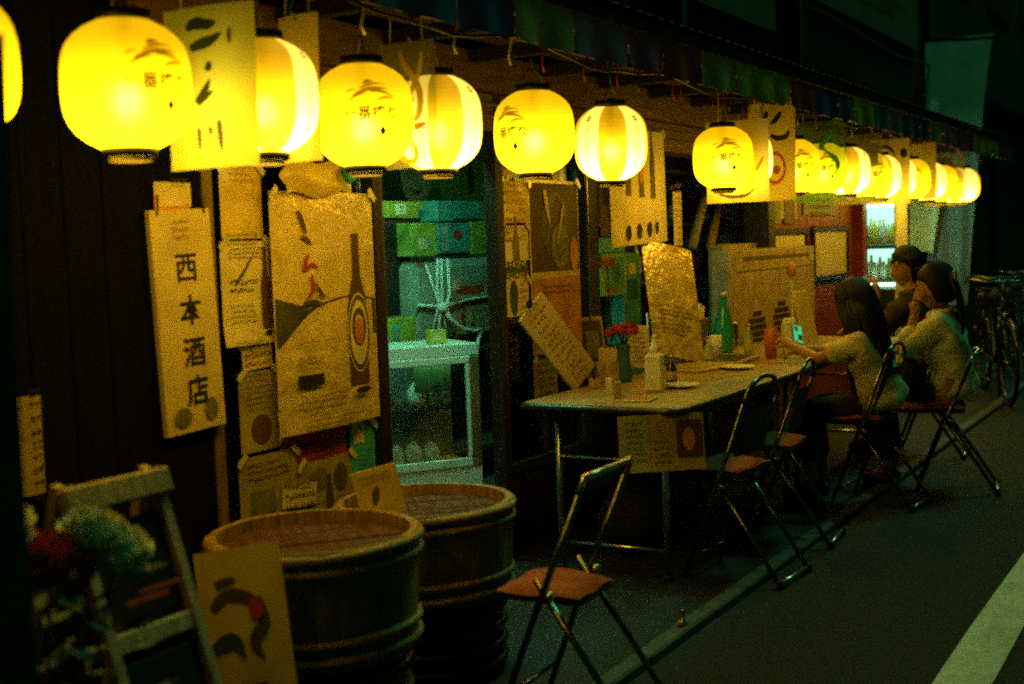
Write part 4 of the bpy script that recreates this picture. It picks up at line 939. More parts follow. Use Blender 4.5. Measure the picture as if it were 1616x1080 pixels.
# small cups, tissue box, green bottle, tumbler
t = lathe_thing('paper_cup', 'tall cream cup of napkins right of the golden menu', 'cup', 1103, 566, [(.05, 0), (.062, .22), (.064, .225)], 'poster_dim')
MB().box((0, .0, .25), (.07, .05, .10), Matrix.Rotation(.3, 3, 'Y')).build('napkins', 'cream', t)
lathe_thing('tumbler', 'small cream cup on the counter before the green bottle', 'cup', 1130, 566, [(.030, 0), (.034, .13)], 'cream')
lathe_thing('green_bottle', 'glossy green bottle at the back of the counter', 'bottle', 1143, 556, [(.055, 0), (.06, .015), (.06, .15), (.022, .26), (.02, .32), (.022, .33)], 'bottle_green', extra=[('cap', [(.023, .331), (.023, .35)], 'foil')])
lathe_thing('jar', 'dark squat jar just behind the green bottle', 'jar', 1152, 548, [(.05, 0), (.055, .02), (.05, .14), (.035, .16)], 'bottle_brown')
lathe_thing('tumbler', 'pink tumbler on the counter by the phone', 'tumbler', 1217, 566, [(.030, 0), (.038, .16)], 'pink')
lathe_thing('candle_jar', 'pale jar behind the pink tumbler, next to the reaching arm', 'jar', 1246, 558, [(.04, 0), (.045, .02), (.045, .17), (.03, .2)], 'cream')
# trays and booklets
for k, (px, py, w_, d_, h, rz, m_, lab) in enumerate([(1098, 583, .36, .26, .016, -12, 'poster_white', 'cream open booklet lying on the counter'), (1150, 572, .42, .24, .022, 6, 'table_top', 'pale tray lying on the counter behind the booklet'), (1012, 632, .15, .11, .010, 10, 'poster_white', 'small cream card lying at the near counter edge')]):
    p = at(px, py, Z=TZ); t = thing('tray' if k == 1 else 'booklet', lab, 'tray' if k == 1 else 'booklet', (p.x, p.y, TZ+.001), R(rz))
    MB().box((0, 0, h/2), (w_, d_, h), None, .004).build('base', m_, t); MB().box((0, 0, h+.002), (w_*.85, d_*.8, .003), None, .001).build('inset', ['poster_dim', 'dark_steel', 'orange_print'][k], t)
for k, (px, py) in enumerate(((962, 622), (975, 628))):
    p = at(px, py, Z=TZ); tag(MB().box((0, 0, .035), (.05, .03, .07), None, .004).build('card_box', ['poster_white', 'poster_dim'][k], None, False, (p.x, p.y, TZ+.001), R(25)), ['small upright cream box by the foot of the menu board', 'small upright dull box next to the small cream box'][k], 'box')
# big carton with printed cones
ct = carton('printed_carton', 'big tan carton with dark tree prints standing at the back of the counter', 'carton', 1152, 392, 1286, 556, 2.74, .12, 'card',
            [('r', -.36, .90, .42, .935, 'ink_soft'), ('r', -.44, .80, .46, .808, 'ink_soft')])
cw = on_front(1152, 392, 1286, 556, 2.74); w_, h_ = cw[1], cw[2]
for cx in (-.22, .06, .34):
    for k in range(5):
        rr_ = .10*math.sin(PI*(k+1.1)/6)*w_; z = h_*(.13+.062*k+(.06 if cx > 0 else 0))
        MB().span(cx*w_-rr_, cx*w_+rr_, -.0035, -.001, z, z+.042*h_, b=.0002).build('printed_shape', 'ink', ct)
carton('carton', 'dull carton edge peeping out behind the printed carton', 'carton', 1142, 384, 1250, 540, 2.89, .10, 'poster_dim', [('r', -.3, .9, .4, .94, 'olive_print')])
# upright phone-like stand and small ornament near the arm
p = at(1272, 548, Z=TZ); t = thing('table_sign', 'slanted cream table sign behind the phone', 'sign', (p.x, p.y, TZ+.001), R(-25))
MB().box((0, 0, .17), (.13, .012, .34), Matrix.Rotation(R(-16), 3, 'X')).build('plate', 'poster_white', t); MB().box((0, .06, .10), (.02, .12, .02), Matrix.Rotation(R(40), 3, 'X')).build('foot', 'black', t)
p = at(1250, 470, Y=2.5); t = thing('orange_toy', 'small orange round ornament on a stick above the table sign', 'ornament', (p.x, 2.5, TZ+.001))
MB().tube([(0, 0, 0), (0, 0, .42)], .006, 6).build('stick', 'cream', t); MB().ball((0, 0, .45), (.035, .03, .045), 12).build('head', 'orange_print', t, True)

# ================================================================== folding chairs
def chair(label, loc, rz, cushion=True, arch=False, group='folding chairs along the counter', sz=.445, sw=.31, sdp=.36):
    """folding chair: local +Y is its front, uprights run from the back rail to the front feet"""
    t = thing('folding_chair', label, 'chair', loc, rz, group)
    w = .17; zt = .76 if not arch else .80
    for s in (-1, 1):
        MB().tube([(s*w, -.03, zt-.06), (s*w*1.0, .10, .40), (s*w*1.05, .25, .012)], .0105, 8).build('upright', 'chair_tube', t, True)
        lg = MB().tube([(s*w*.86, .13, .44), (s*w*.88, -.06, .17), (s*w*.9, -.16, .012)], .0105, 8).build('rear_leg', 'chair_tube', t, True)
        MB().lathe([(.014, 0), (.015, .02), (.012, .035)], 8, (s*w*.9, -.16, 0)).build('foot_cap', 'rubber', lg, True)
        MB().ball((s*w*.98, .075, .40), .016, 8).build('hinge', 'steel', t, True)
    if arch:
        P = [(w*math.cos(a), -.03-.02*math.sin(a), zt-.06+.10*math.sin(a)) for a in [PI*k/10 for k in range(11)]]
        MB().tube(P, .0105, 8).build('back_arch', 'chair_tube', t, True)
        MB().grid(lambda u, v: (-w*.9+u*w*1.8, .0-.02*math.sin(PI*u)+(.62-(.52+v*.2))*.28, .52+v*.2), 8, 4).build('backrest', 'seat_vinyl', t, True)
    else:
        P = [(-w, -.03, zt-.06), (-w*.98, -.045, zt-.01), (-w*.6, -.065, zt-.004), (0, -.072, zt-.002), (w*.6, -.065, zt-.004), (w*.98, -.045, zt-.01), (w, -.03, zt-.06)]
        MB().tube(P, .011, 8).build('back_rail', 'steel', t, True)
        MB().grid(lambda u, v: (-w*.98+u*w*1.96, -.040-.028*math.sin(PI*u)+(1-v)*.016, zt-.055+v*.052), 10, 3).build('backrest', 'seat_vinyl', t, True)
    MB().tube([(-w*.9, -.16, .02), (w*.9, -.16, .02)], .009, 8).build('rear_bar', 'steel', t, True)
    MB().tube([(-w*1.05, .22, .09), (w*1.05, .22, .09)], .008, 8).build('front_bar', 'chair_tube', t, True)
    MB().box((0, sdp/2, sz), (sw, sdp, .022), None, .008).build('seat', 'seat_vinyl', t)
    if cushion:
        MB().grid(lambda u, v: ((u-.5)*(sw+.03), .0+v*sdp, sz+.016+.030*(math.sin(PI*u)*math.sin(PI*v))**.35+.004*math.sin(u*11+v*7)), 12, 12).build('cushion', 'cushion', t, True)
    return t
chair('nearest folding chair with an orange cushion, beside the wooden tubs', (3.275, 1.66, .0), R(3), sz=.372, sw=.225, sdp=.27)
chair('arched back folding chair with orange cushion, first of the pair under the counter', (4.97, 1.77, .0), R(-4), True, True)
chair('arched back folding chair with orange cushion, second of the pair under the counter', (5.66, 1.80, .0), R(6), True, True)
chair('folding chair under the long haired woman with the phone', (6.58, 1.62, .0), R(-4), True, True)
chair('folding chair under the woman with the ponytail', (7.10, 1.34, .0), R(10), True, False)

# ================================================================== wooden tubs
def tub(label, c, rad, z0, z1, turn):
    t = thing('wooden_tub', label, 'tub', (c[0], c[1], 0), turn, 'wooden tubs in front of the posters')
    N_ = 30
    sm = []
    for k in range(N_):
        a0 = 2*PI*k/N_+.004; a1 = 2*PI*(k+1)/N_-.004; pr_ = rnd.uniform(-.003, .003)
        vs = []
        for z, r_ in ((z0, rad*.955), (z1, rad)):
            for a, dr in ((a0, 0), ((a0+a1)/2, .002), (a1, 0)): vs.append(((r_+dr+pr_)*math.cos(a), (r_+dr+pr_)*math.sin(a), z))
            for a in (a1, a0): vs.append(((r_-.02)*math.cos(a), (r_-.02)*math.sin(a), z))
        b = MB().add(vs, [(0, 1, 6, 5), (1, 2, 7, 6), (2, 3, 8, 7), (3, 4, 9, 8), (4, 0, 5, 9), (5, 6, 7, 8, 9), (4, 3, 2, 1, 0)])
        an = math.degrees((a0+a1)/2)
        b.build('stave', 'tub_print' if (12 <= k <= 18) else 'tub_wood', t)
    zl = z1-.035
    for k in range(8):   # lid boards
        x0 = -rad*.95+k*rad*1.9/8; x1 = x0+rad*1.9/8-.004; P = []
        for x in (x0, (x0+x1)/2, x1): P.append((x, -math.sqrt(max(0, (rad*.95)**2-x*x)))) 
        for x in (x1, (x0+x1)/2, x0): P.append((x, math.sqrt(max(0, (rad*.95)**2-x*x))))
        dz = rnd.uniform(-.002, .002)
        vs = [(x, y, zl+dz) for x, y in P]+[(x, y, zl-.02) for x, y in P]
        MB().add(vs, [tuple(range(6)), (11, 10, 9, 8, 7, 6)]+[(i, i+6, (i+1) % 6+6, (i+1) % 6) for i in range(6)]).build('lid_board', 'tub_lid', t)
    for z, r_, h in ((z1-.014, rad+.003, .013), (z1-.052, rad+.003, .011), (z0+.075, rad*.965+.003, .011), (z0+.03, rad*.96+.003, .013)):
        pth = [((r_)*math.cos(2*PI*k/40), r_*math.sin(2*PI*k/40), z+.003*math.sin(k*.6)) for k in range(40)]
        MB().tube(pth, h, 8, closed=True).build('hoop', 'hoop', t, True)
    bs = MB().lathe([(rad*.82, .005), (rad*.84, z0-.01)], 32).build('base_drum', 'black_plastic', t, True)
    for k in range(4):
        z = .05+k*(z0-.08)/3.2
        MB().tube([(rad*.86*math.cos(2*PI*j/32), rad*.86*math.sin(2*PI*j/32), z) for j in range(32)], .016, 6, closed=True).build('drum_ring', 'black_plastic', bs, True)
    return t
tub('near wooden tub with a paper sheet hung on its side', (2.67, 2.215), .285, .33, .645, R(50))
tub('far wooden tub beside the door opening, behind the nearest chair', (3.43, 2.37), .29, .27, .575, R(40))
# paper hung over the near tub, small card on its lid
pc = at(408, 970, Y=1.93); pc = Vector((2.335, 1.965, .455))
sheet('tub_sign', 'large cream paper sheet with bold dark brush print hung on the near tub', 'paper', Vector((2.312, 2.150, .475)), .235, .41, R(-74), 'poster_white',
      [('s', [(-.08, .06), (-.03, .09), (.03, .075), (.04, .03)], .035, 'ink_soft'), ('s', [(-.09, -.04), (-.03, -.02), (.0, -.06)], .04, 'ink_green'), ('s', [(.05, .08), (.06, .02), (.03, -.03), (.05, -.07)], .03, 'ink_soft'), ('s', [(-.06, .12), (.0, .13)], .02, 'ink_soft'), ('s', [(-.02, -.15), (.05, -.13)], .016, 'ink'), ('e', .045, .05, .02, .025, 'red_print')], lean=R(-10), bend=.02, tiltroll=R(-10))
p = at(598, 778, X=2.98)
sheet('price_card', 'small amber card standing between the two tubs', 'card', Vector((2.98, p.y, p.z)), .135, .15, R(-52), 'poster_yellow', [('s', [(-.02, -.03), (-.01, .0), (.0, .02)], .02, 'ink_soft'), ('l', -.05, .03, .05, .06, 1, 'ink_soft')], tiltroll=R(-12), lean=R(-12), thick=.006)

# ================================================================== people
def skin_mesh(chains, sub=1):
    """grow a smooth tapered surface round joined chains of (x, y, z, radius)"""
    me = bpy.data.meshes.new('skin'); V = []; Ed = []; Rd = []; key = {}
    for ch in chains:
        prev = None
        for p in ch:
            k = tuple(round(c, 4) for c in p[:3])
            if k not in key: key[k] = len(V); V.append(p[:3]); Rd.append(p[3] if isinstance(p[3], (tuple, list)) else (p[3], p[3]))
            if prev is not None and prev != key[k]: Ed.append((prev, key[k]))
            prev = key[k]
    me.from_pydata(V, Ed, []); o = bpy.data.objects.new('skin', me); COL.objects.link(o)
    o.modifiers.new('skin', 'SKIN').use_smooth_shade = True
    sb = o.modifiers.new('sub', 'SUBSURF'); sb.levels = sb.render_levels = sub
    comp = list(range(len(V)))
    def find(i):
        while comp[i] != i: i = comp[i]
        return i
    for a, b in Ed: comp[find(a)] = find(b)
    seen = set()
    for i, sv in enumerate(me.skin_vertices[0].data):
        sv.radius = Rd[i]; c = find(i); sv.use_root = c not in seen; seen.add(c)
    bpy.context.view_layer.update()
    e = o.evaluated_get(bpy.context.evaluated_depsgraph_get()); m = e.to_mesh()
    vs = [tuple(v.co) for v in m.vertices]; fs = [tuple(f.vertices) for f in m.polygons]
    e.to_mesh_clear(); bpy.data.objects.remove(o); bpy.data.meshes.remove(me)
    return vs, fs
def hand_chains(w, d, n, curl=.5, side=1):
    w, d, n = Vector(w), Vector(d).normalized(), Vector(n).normalized(); s = d.cross(n).normalized()*side; C_ = []
    C_.append([(*w, .022), (*(w+d*.035), .03), (*(w+d*.08), .032)])
    for k, (off, ln_) in enumerate(((.030, .070), (.010, .078), (-.010, .072), (-.028, .056))):
        b = w+d*.075+s*off; c = curl+.08*k
        p1 = b+(d*math.cos(c*.5)+n*math.sin(c*.5))*ln_*.42; p2 = p1+(d*math.cos(c*1.3)+n*math.sin(c*1.3))*ln_*.33; p3 = p2+(d*math.cos(c*2)+n*math.sin(c*2))*ln_*.25
        C_.append([(*b, .0095), (*p1, .009), (*p2, .0082), (*p3, .007)])
    b = w+d*.03+s*.022; p1 = b+(d*.6+s*.8).normalized()*.032; p2 = p1+(d*.9+s*.25+n*.4).normalized()*.03
    C_.append([(*b, .011), (*p1, .0098), (*p2, .0082)])
    return C_
def head_mesh(b, c, yaw, pitch, r=.1, mi=0):
    """head with brow, nose, chin and ears; face looks along local +Y"""
    M = Matrix.Translation(c) @ Matrix.Rotation(yaw, 4, 'Z') @ Matrix.Rotation(pitch, 4, 'X'); n, m = 28, 22; vs = []; fs = []
    for i in range(m+1):
        p = PI*i/m
        for j in range(n):
            a = 2*PI*j/n; x, y, z = math.sin(p)*math.cos(a), math.sin(p)*math.sin(a), -math.cos(p)
            X, Y, Z = x*.078, y*.095, z*.118
            if z < 0: X *= 1+.30*z; Y *= 1+.16*z
            if y > 0:
                g = math.exp(-(x/.13)**2)
                Y += .028*g*math.exp(-((z+.18)/.14)**2)*(1 if z > -.32 else .4) - .008*math.exp(-((abs(x)-.36)/.16)**2)*math.exp(-((z-.02)/.10)**2) + .008*g*math.exp(-((z+.52)/.07)**2) + .012*g*math.exp(-((z+.86)/.12)**2)
            X += (.014 if x > 0 else -.014)*math.exp(-((y+.05)/.14)**2)*math.exp(-((z+.05)/.22)**2)*(1 if abs(x) > .5 else 0)
            vs.append(M @ Vector((X, Y, Z)))
    for i in range(m):
        for j in range(n): fs.append((i*n+j, i*n+(j+1) % n, (i+1)*n+(j+1) % n, (i+1)*n+j))
    b.add(vs, fs, mi); return M
def face_bits(t, M):
    for s in (-1, 1):
        MB().ball((0, 0, 0), (.013, .006, .006), 10).build('eye', 'ink', t, True).matrix_local = M @ Matrix.Translation((s*.031, .082, .004))
        MB().tube([(s*.016, .089, .024), (s*.032, .088, .029), (s*.047, .078, .024)], .0035, 5).build('eyebrow', 'hair', t, True).matrix_local = M
    MB().tube([(-.02, .080, -.060), (0, .089, -.058), (.02, .080, -.060)], [.003, .006, .003], 6).build('mouth', 'lips', t, True).matrix_local = M
def strands(b, M, roots, length, r=.006, droop=(0, -.02), seed=0, tip=.25):
    rr = random.Random(seed)
    for (x, y, z) in roots:
        P = []; p = Vector((x, y, z)); L_ = length*rr.uniform(.75, 1.08); sx = rr.uniform(-.02, .02)
        for k in range(6):
            t = k/5; P.append((p.x+sx*t+x*.12*t, p.y+droop[1]*math.sin(t*2.2)+droop[0]*t, p.z-L_*t**1.15))
        b.tube(P, [r*(1-.2*k/5) if k < 4 else r*(.8-tip*(k-3)) for k in range(6)], 5)
def person(label, loc, J, head, yaw, pitch, skirt, mats, sleeve=1.0, hands=()):
    t = thing('person', label, 'person', loc)
    pe, wa, ch, nb = J['pelvis'], J['waist'], J['chest'], J['neck']
    hc = Vector(head); nk = Vector(nb); mid = nk.lerp(hc, .42)
    body = [[(*pe, (.13, .10)), (*wa, (.105, .085)), (*ch, (.13, .095)), (*nb, (.06, .055)), (*mid, (.043, .045)), (*(nk.lerp(hc, .8)), .05)]]
    shirt = [[(pe[0], pe[1]-.005, pe[2]-.06, (.17, .145)), (pe[0], pe[1], pe[2]+.03, (.165, .135)), (*wa, (.14, .12)), (*ch, (.148, .115)), (nb[0], nb[1], nb[2]-.005, (.075, .07))]]
    for s, arm in (('L', J['armL']), ('R', J['armR'])):
        sh, el, wr = arm; body.append([(*ch, (.13, .095)), (*sh, .048), (*el, .036), (*wr, .025)])
        e2 = Vector(sh).lerp(Vector(el), min(1, sleeve)); c2 = [(*ch, (.148, .115)), (*sh, .068), (*e2, .062)]
        if sleeve > 1: c2.append((*Vector(el).lerp(Vector(wr), sleeve-1), .047))
        shirt.append(c2)
    for hip, kn, an, toe in (J['legL'], J['legR']):
        body.append([(*pe, (.13, .10)), (*hip, .082), (*kn, .056), (*an, .036), (*toe, .03)])
    for h in hands: body += hand_chains(*h)
    b = MB(); v, f = skin_mesh(body, 1); b.add(v, f); M = head_mesh(b, hc, yaw, pitch)
    b.build('body', 'skin', t, True)
    v, f = skin_mesh(shirt, 2); v2 = []
    ax_ = [Vector(pe), Vector(wa), Vector(ch)]
    for p in v:   # cloth folds
        P = Vector(p); fold = .011*math.sin(P.z*46+P.x*23+2.2*math.sin(P.y*19))+.007*math.sin(P.y*52-P.z*31+P.x*14)
        cx = Vector((wa[0], wa[1], P.z)); dr = (P-cx); dr.z = 0
        v2.append(P+(dr.normalized() if dr.length > 1e-4 else Vector())*fold)
    so2 = MB().add(v2, f).build('shirt', mats[0], t, True)
    MB().tube([(nb[0]+.066*math.cos(2*PI*k/18), nb[1]+.062*math.sin(2*PI*k/18), nb[2]+.004-.012*math.sin(2*PI*k/18)) for k in range(18)], .009, 6, closed=True).build('collar', mats[0], so2, True)
    tr = [[(pe[0], pe[1], pe[2]+.05, (.14, .11)), (pe[0], pe[1]+.01, pe[2], (.15, .12))]]
    for hip, kn, an, toe in (J['legL'], J['legR']):
        kk = Vector(kn).lerp(Vector(an), skirt); tr.append([(pe[0], pe[1]+.01, pe[2], (.15, .12)), (*hip, .098), (*kn, .072), (*kk, .058)])
        MB().add(*skin_mesh([[(an[0], an[1]-.04, .035, .036), (toe[0], (an[1]+toe[1])/2, .036, .04), (toe[0], toe[1]+.03, .032, .032)]], 1)).build('shoe', 'black_plastic', t, True)
    v, f = skin_mesh(tr, 1); MB().add(v, f).build('trousers', mats[1], t, True)
    face_bits(t, M)
    return t, M
def legs(y0=.02, knee=.40, foot=.34, z=.50, sp=.09):
    return dict(legL=((-sp, y0, z), (-sp-.01, knee, z-.01), (-sp, foot, .09), (-sp, foot+.11, .04)), legR=((sp, y0, z), (sp+.01, knee, z-.01), (sp, foot, .09), (sp, foot+.11, .04)))
def hair_cap(b, M, sc_=(1.12, 1.1, 1.1), back=-.016, lift=.012, cut=.15):
    n, m = 26, 18; vs = []; fs = []
    for i in range(m+1):
        p = PI*i/m
        for j in range(n):
            a = 2*PI*j/n; x, y, z = math.sin(p)*math.cos(a), math.sin(p)*math.sin(a), math.cos(p)
            if y > 0 and z < .25+.35*(1-y): y *= max(.12, 1-1.6*(.35-z)*y)
            k = 1+.025*math.sin(a*9+z*7)
            vs.append(M @ Vector((x*.083*sc_[0]*k, y*.098*sc_[1]*k+back, z*.118*sc_[2]+lift)))
    for i in range(m-4):
        for j in range(n): fs.append((i*n+j, (i+1)*n+j, (i+1)*n+(j+1) % n, i*n+(j+1) % n))
    b.add(vs, fs)
def locks(b, M, n, fall, r=.0055, seed=0, gather=None, a0=0, a1=2*PI, back=-.014, k_=1.10):
    """strands laid over the head from the crown, then falling, gathered to a tie, or cut short"""
    rr = random.Random(seed)
    for i in range(n):
        a = rr.uniform(a0, a1); P = []; pm = rr.uniform(.50, .62)*PI if math.sin(a) < .3 else rr.uniform(.26, .34)*PI
        for q in range(7):
            p = .06*PI+(pm-.06*PI)*q/6; e = k_*rr.uniform(.995, 1.02)
            v = Vector((math.sin(p)*math.cos(a)*.083*e, math.sin(p)*math.sin(a)*.098*e+back, math.cos(p)*.118*e+.014))
            if gather is not None: v = v.lerp(Vector(gather)+Vector((rr.uniform(-.012, .012), 0, rr.uniform(-.012, .012))), (q/6)**2.2*.9)
            P.append(M @ v)
        if fall and gather is None:
            L_ = fall*rr.uniform(.8, 1.08); e = P[-1].copy(); sx = rr.uniform(-.018, .018)
            for q in range(1, 5): t = q/4; P.append(e+Vector((sx*t, -.05*math.sin(t*2.2)-.02*t, -L_*t)))
        n_ = len(P); b.tube(P, [r*(.5+.5*math.sin(PI*min(1, (j+1.2)/n_))) for j in range(n_)], 5)
# woman with long loose hair, reaching forward with a phone
J = dict(pelvis=(0, 0, .54), waist=(0, .03, .66), chest=(0, .075, .80), neck=(0, .11, .91), armL=((-.165, .085, .845), (-.20, .27, .765), (-.13, .43, .83)), armR=((.165, .085, .845), (.19, .28, .775), (.10, .42, .79)), **legs())
wl, M = person('woman with long loose dark hair in a cream top, holding out a phone', (6.60, 1.66, 0), J, (0, .135, 1.025), R(-22), R(-24), .75, ('tee', 'dark_cloth'), .85,
               [((-.13, .43, .83), (.35, .8, .35), (.5, -.1, -.9), .9, 1), ((.10, .42, .79), (-.2, .95, -.1), (0, 0, -1), .4, -1)])
b = MB(); hair_cap(b, M, (1.17, 1.14, 1.12))
rr = random.Random(3); roots = []
for k in range(190):
    a = rr.uniform(PI*.80, PI*2.15); z = rr.uniform(-.04, .07); q = math.sqrt(max(.1, 1-(z/.13)**2)); roots.append(M @ Vector((.093*q*math.cos(a)*1.03, .105*q*math.sin(a)-.014, z)))
strands(b, M, roots, .50, .011, (-.03, -.05), 5); locks(b, M, 170, .42, .006, 21, None, PI*.72, PI*2.28, -.016, 1.16); b.build('hair', 'hair', wl, True)
ph = thing('phone', 'lit green phone screen held out over the counter', 'phone', at(1258, 528, X=6.53), 0); ph.rotation_euler = (R(58), R(18), R(-38))
MB().box((0, 0, 0), (.062, .118, .009), None, .004).build('case', 'black_plastic', ph); MB().box((0, 0, .0055), (.054, .106, .002), None, .0005).build('screen', 'phone_screen', ph)
for q, (x, y, w_, h_) in enumerate(((-.01, .03, .03, .03), (.012, -.02, .025, .035), (-.012, -.045, .02, .015))): MB().box((x, y, .0072), (w_, h_, .0008), None, .0002).build('screen_image', ['bottle_clear', 'ink_green', 'white_paint'][q], ph)
# woman with a ponytail, cream blouse, hand at her cheek
J = dict(pelvis=(0, 0, .54), waist=(.0, .015, .70), chest=(.01, .04, .87), neck=(.025, .065, .965), armL=((-.155, .05, .915), (-.185, .22, .735), (-.075, .185, .955)), armR=((.175, .05, .915), (.19, .25, .76), (.10, .45, .77)), **legs())
wr_, M = person('woman with a dark ponytail in a loose cream blouse, hand at her cheek', (7.14, 1.41, 0), J, (.035, .10, 1.095), R(6), R(-8), .9, ('blouse', 'dark_cloth'), 1.75,
                [((-.075, .185, .955), (.25, -.1, .95), (.6, -.5, 0), .6, 1), ((.10, .45, .77), (-.1, .98, -.05), (0, 0, -1), .4, -1)])
b = MB(); hair_cap(b, M, (1.14, 1.12, 1.12)); roots = []
for k in range(80):
    a = rr.uniform(0, 2*PI); q = .042*math.sqrt(rr.random()); roots.append(M @ Vector((q*math.cos(a)-.035, -.112+q*.3, .045+q*math.sin(a))))
strands(b, M, roots, .46, .012, (.01, -.06), 8); locks(b, M, 150, 0, .005, 22, (-.03, -.112, .045), 0, 2*PI, -.016, 1.13); b.build('hair', 'hair', wr_, True)
MB().tube([M @ Vector((-.032+.036*math.cos(2*PI*k/14), -.118, .042+.034*math.sin(2*PI*k/14))) for k in range(14)], .010, 6, closed=True).build('hair_tie', 'poster_yellow', wr_, True)
b = MB()
for k in range(14): b.ball((.02+rr.uniform(-.10, .12)-.10, .10+rr.uniform(-.02, .03), .62+rr.uniform(-.05, .12)), (.022, .012, .018), 7)
hb = thing('handbag', 'dark patterned bag on the lap of the woman with the ponytail', 'bag', (7.06, 1.60, .56))
MB().box((0, 0, .08), (.24, .10, .16), None, .03).build('bag', 'shirt_dark', hb); MB().tube([(-.09, 0, .15), (-.06, 0, .24), (.06, 0, .24), (.09, 0, .15)], .008, 6).build('handle', 'black', hb, True)
# man in profile behind them, lifting a glass
J = dict(pelvis=(0, 0, .54), waist=(0, .02, .73), chest=(0, .06, .93), neck=(0, .085, 1.035), armL=((-.19, .06, .985), (-.22, .27, .80), (-.13, .27, 1.02)), armR=((.19, .06, .985), (.22, .28, .80), (.12, .46, .79)), **legs())
mn, M = person('man with short dark hair in profile, lifting a glass to his mouth', (8.18, 1.775, 0), J, (0, .12, 1.175), R(42), R(-6), .95, ('shirt_dark', 'dark_cloth'), 1.1,
               [((-.13, .27, 1.02), (.15, .25, .95), (.8, .1, -.1), .9, 1), ((.12, .46, .79), (-.1, .98, -.05), (0, 0, -1), .4, -1)])
b = MB(); hair_cap(b, M, (1.10, 1.06, 1.12), -.014, .016); roots = []
for k in range(60):
    a = rr.uniform(0, 2*PI); z = rr.uniform(.05, .12); q = math.sqrt(max(.05, 1-(z/.14)**2)); roots.append(M @ Vector((.088*q*math.cos(a), .10*q*math.sin(a)-.012, z+.014)))
strands(b, M, roots, .05, .007, (0, -.0), 9); locks(b, M, 170, .02, .006, 23, None, 0, 2*PI, -.014, 1.12); b.build('hair', 'hair', mn, True)
gp = thing('drinking_glass', 'small blue-tinted glass in the hand of the man', 'glass', (8.045, 2.10, 1.035)); gp.rotation_euler = (R(-25), 0, 0)
MB().lathe([(.026, 0), (.030, .10), (.027, .10), (.024, .008)], 16, cap1=False).build('glass', 'sky_blue', gp, True)
chair('folding chair mostly hidden under the man', (8.16, 1.70, 0), R(5), False, False)

# ================================================================== bicycles beyond the people
def bicycle(label, loc, rz, paint='bike_paint'):
    t = thing('bicycle', label, 'bicycle', loc, rz, 'bicycles parked beyond the people')
    for x in (-.53, .55):
        wheel = MB().tube([(x+.325*math.cos(2*PI*k/36), 0, .335+.325*math.sin(2*PI*k/36)) for k in range(36)], .017, 8, closed=True).build('wheel', 'rubber', t, True)
        MB().tube([(x+.300*math.cos(2*PI*k/36), 0, .335+.300*math.sin(2*PI*k/36)) for k in range(36)], .009, 6, closed=True).build('rim', 'bike_steel', wheel, True)
        sp = MB()
        for k in range(16): a = 2*PI*k/16; sp.tube([(x, .012*(-1)**k, .335), (x+.298*math.cos(a), 0, .335+.298*math.sin(a))], .0018, 4)
        so_ = sp.build('spokes', 'bike_steel', wheel); so_['kind'] = 'stuff'
        MB().tube([(x, -.04, .335), (x, .04, .335)], .022, 10).build('hub', 'bike_steel', wheel, True)
        MB().tube([(x+.355*math.cos(a), 0, .335+.355*math.sin(a)) for a in [R(20+k*10) for k in range(15)]], .012, 6).build('mudguard', 'bike_steel', t, True)
    fr = MB(); fr.tube([(.36, 0, .86), (.33, 0, .72), (.0, 0, .30), (-.18, 0, .78)], .018, 8).tube([(-.10, 0, .58), (-.53, 0, .335), (-.02, 0, .30)], .012, 8).tube([(.33, 0, .70), (.55, 0, .335)], .014, 8)
    fr.build('frame', paint, t, True)
    MB().tube([(.22, -.27, .98), (.30, -.24, 1.0), (.36, -.1, .98), (.36, .1, .98), (.30, .24, 1.0), (.22, .27, .98)], .012, 8).tube([(.36, 0, .86), (.36, 0, .985)], .013, 8).build('handlebar', 'bike_steel', t, True)
    MB().box((-.21, 0, .84), (.25, .17, .06), None, .025).build('saddle', 'seat_vinyl', t)
    bk = MB()
    for z in (.72, .78, .84, .90): bk.tube([(.45, -.16, z), (.76, -.18, z), (.76, .18, z), (.45, .16, z)], .004, 5, closed=True)
    for k in range(7): bk.tube([(.47+.047*k, -.165-.002*k, .71), (.45+.05*k, -.17-.002*k, .92)], .003, 5).tube([(.47+.047*k, .165, .71), (.45+.05*k, .17, .92)], .003, 5)
    q = bk.build('basket', 'bike_steel', t); q['kind'] = 'stuff'
    MB().tube([(.0, -.06, .30), (.09, -.09, .16)], .01, 6).tube([(.05, -.13, .16), (.14, -.05, .16)], .014, 6).build('pedal', 'bike_steel', t, True)
    MB().ball((.43, 0, .70), .035, 10).build('front_lamp', 'bike_steel', t, True); MB().ball((-.88, 0, .52), .025, 8).build('rear_reflector', 'red_print', t, True)
    return t
bicycle('nearer parked bicycle glinting at the right edge beyond the people', (11.15, 1.86, 0), R(-160))
bicycle('farther parked bicycle, half hidden by the nearer one', (12.0, 1.95, 0), R(-172))
bicycle('parked bicycle farthest down the street at the right edge', (13.4, 2.0, 0), R(-165))

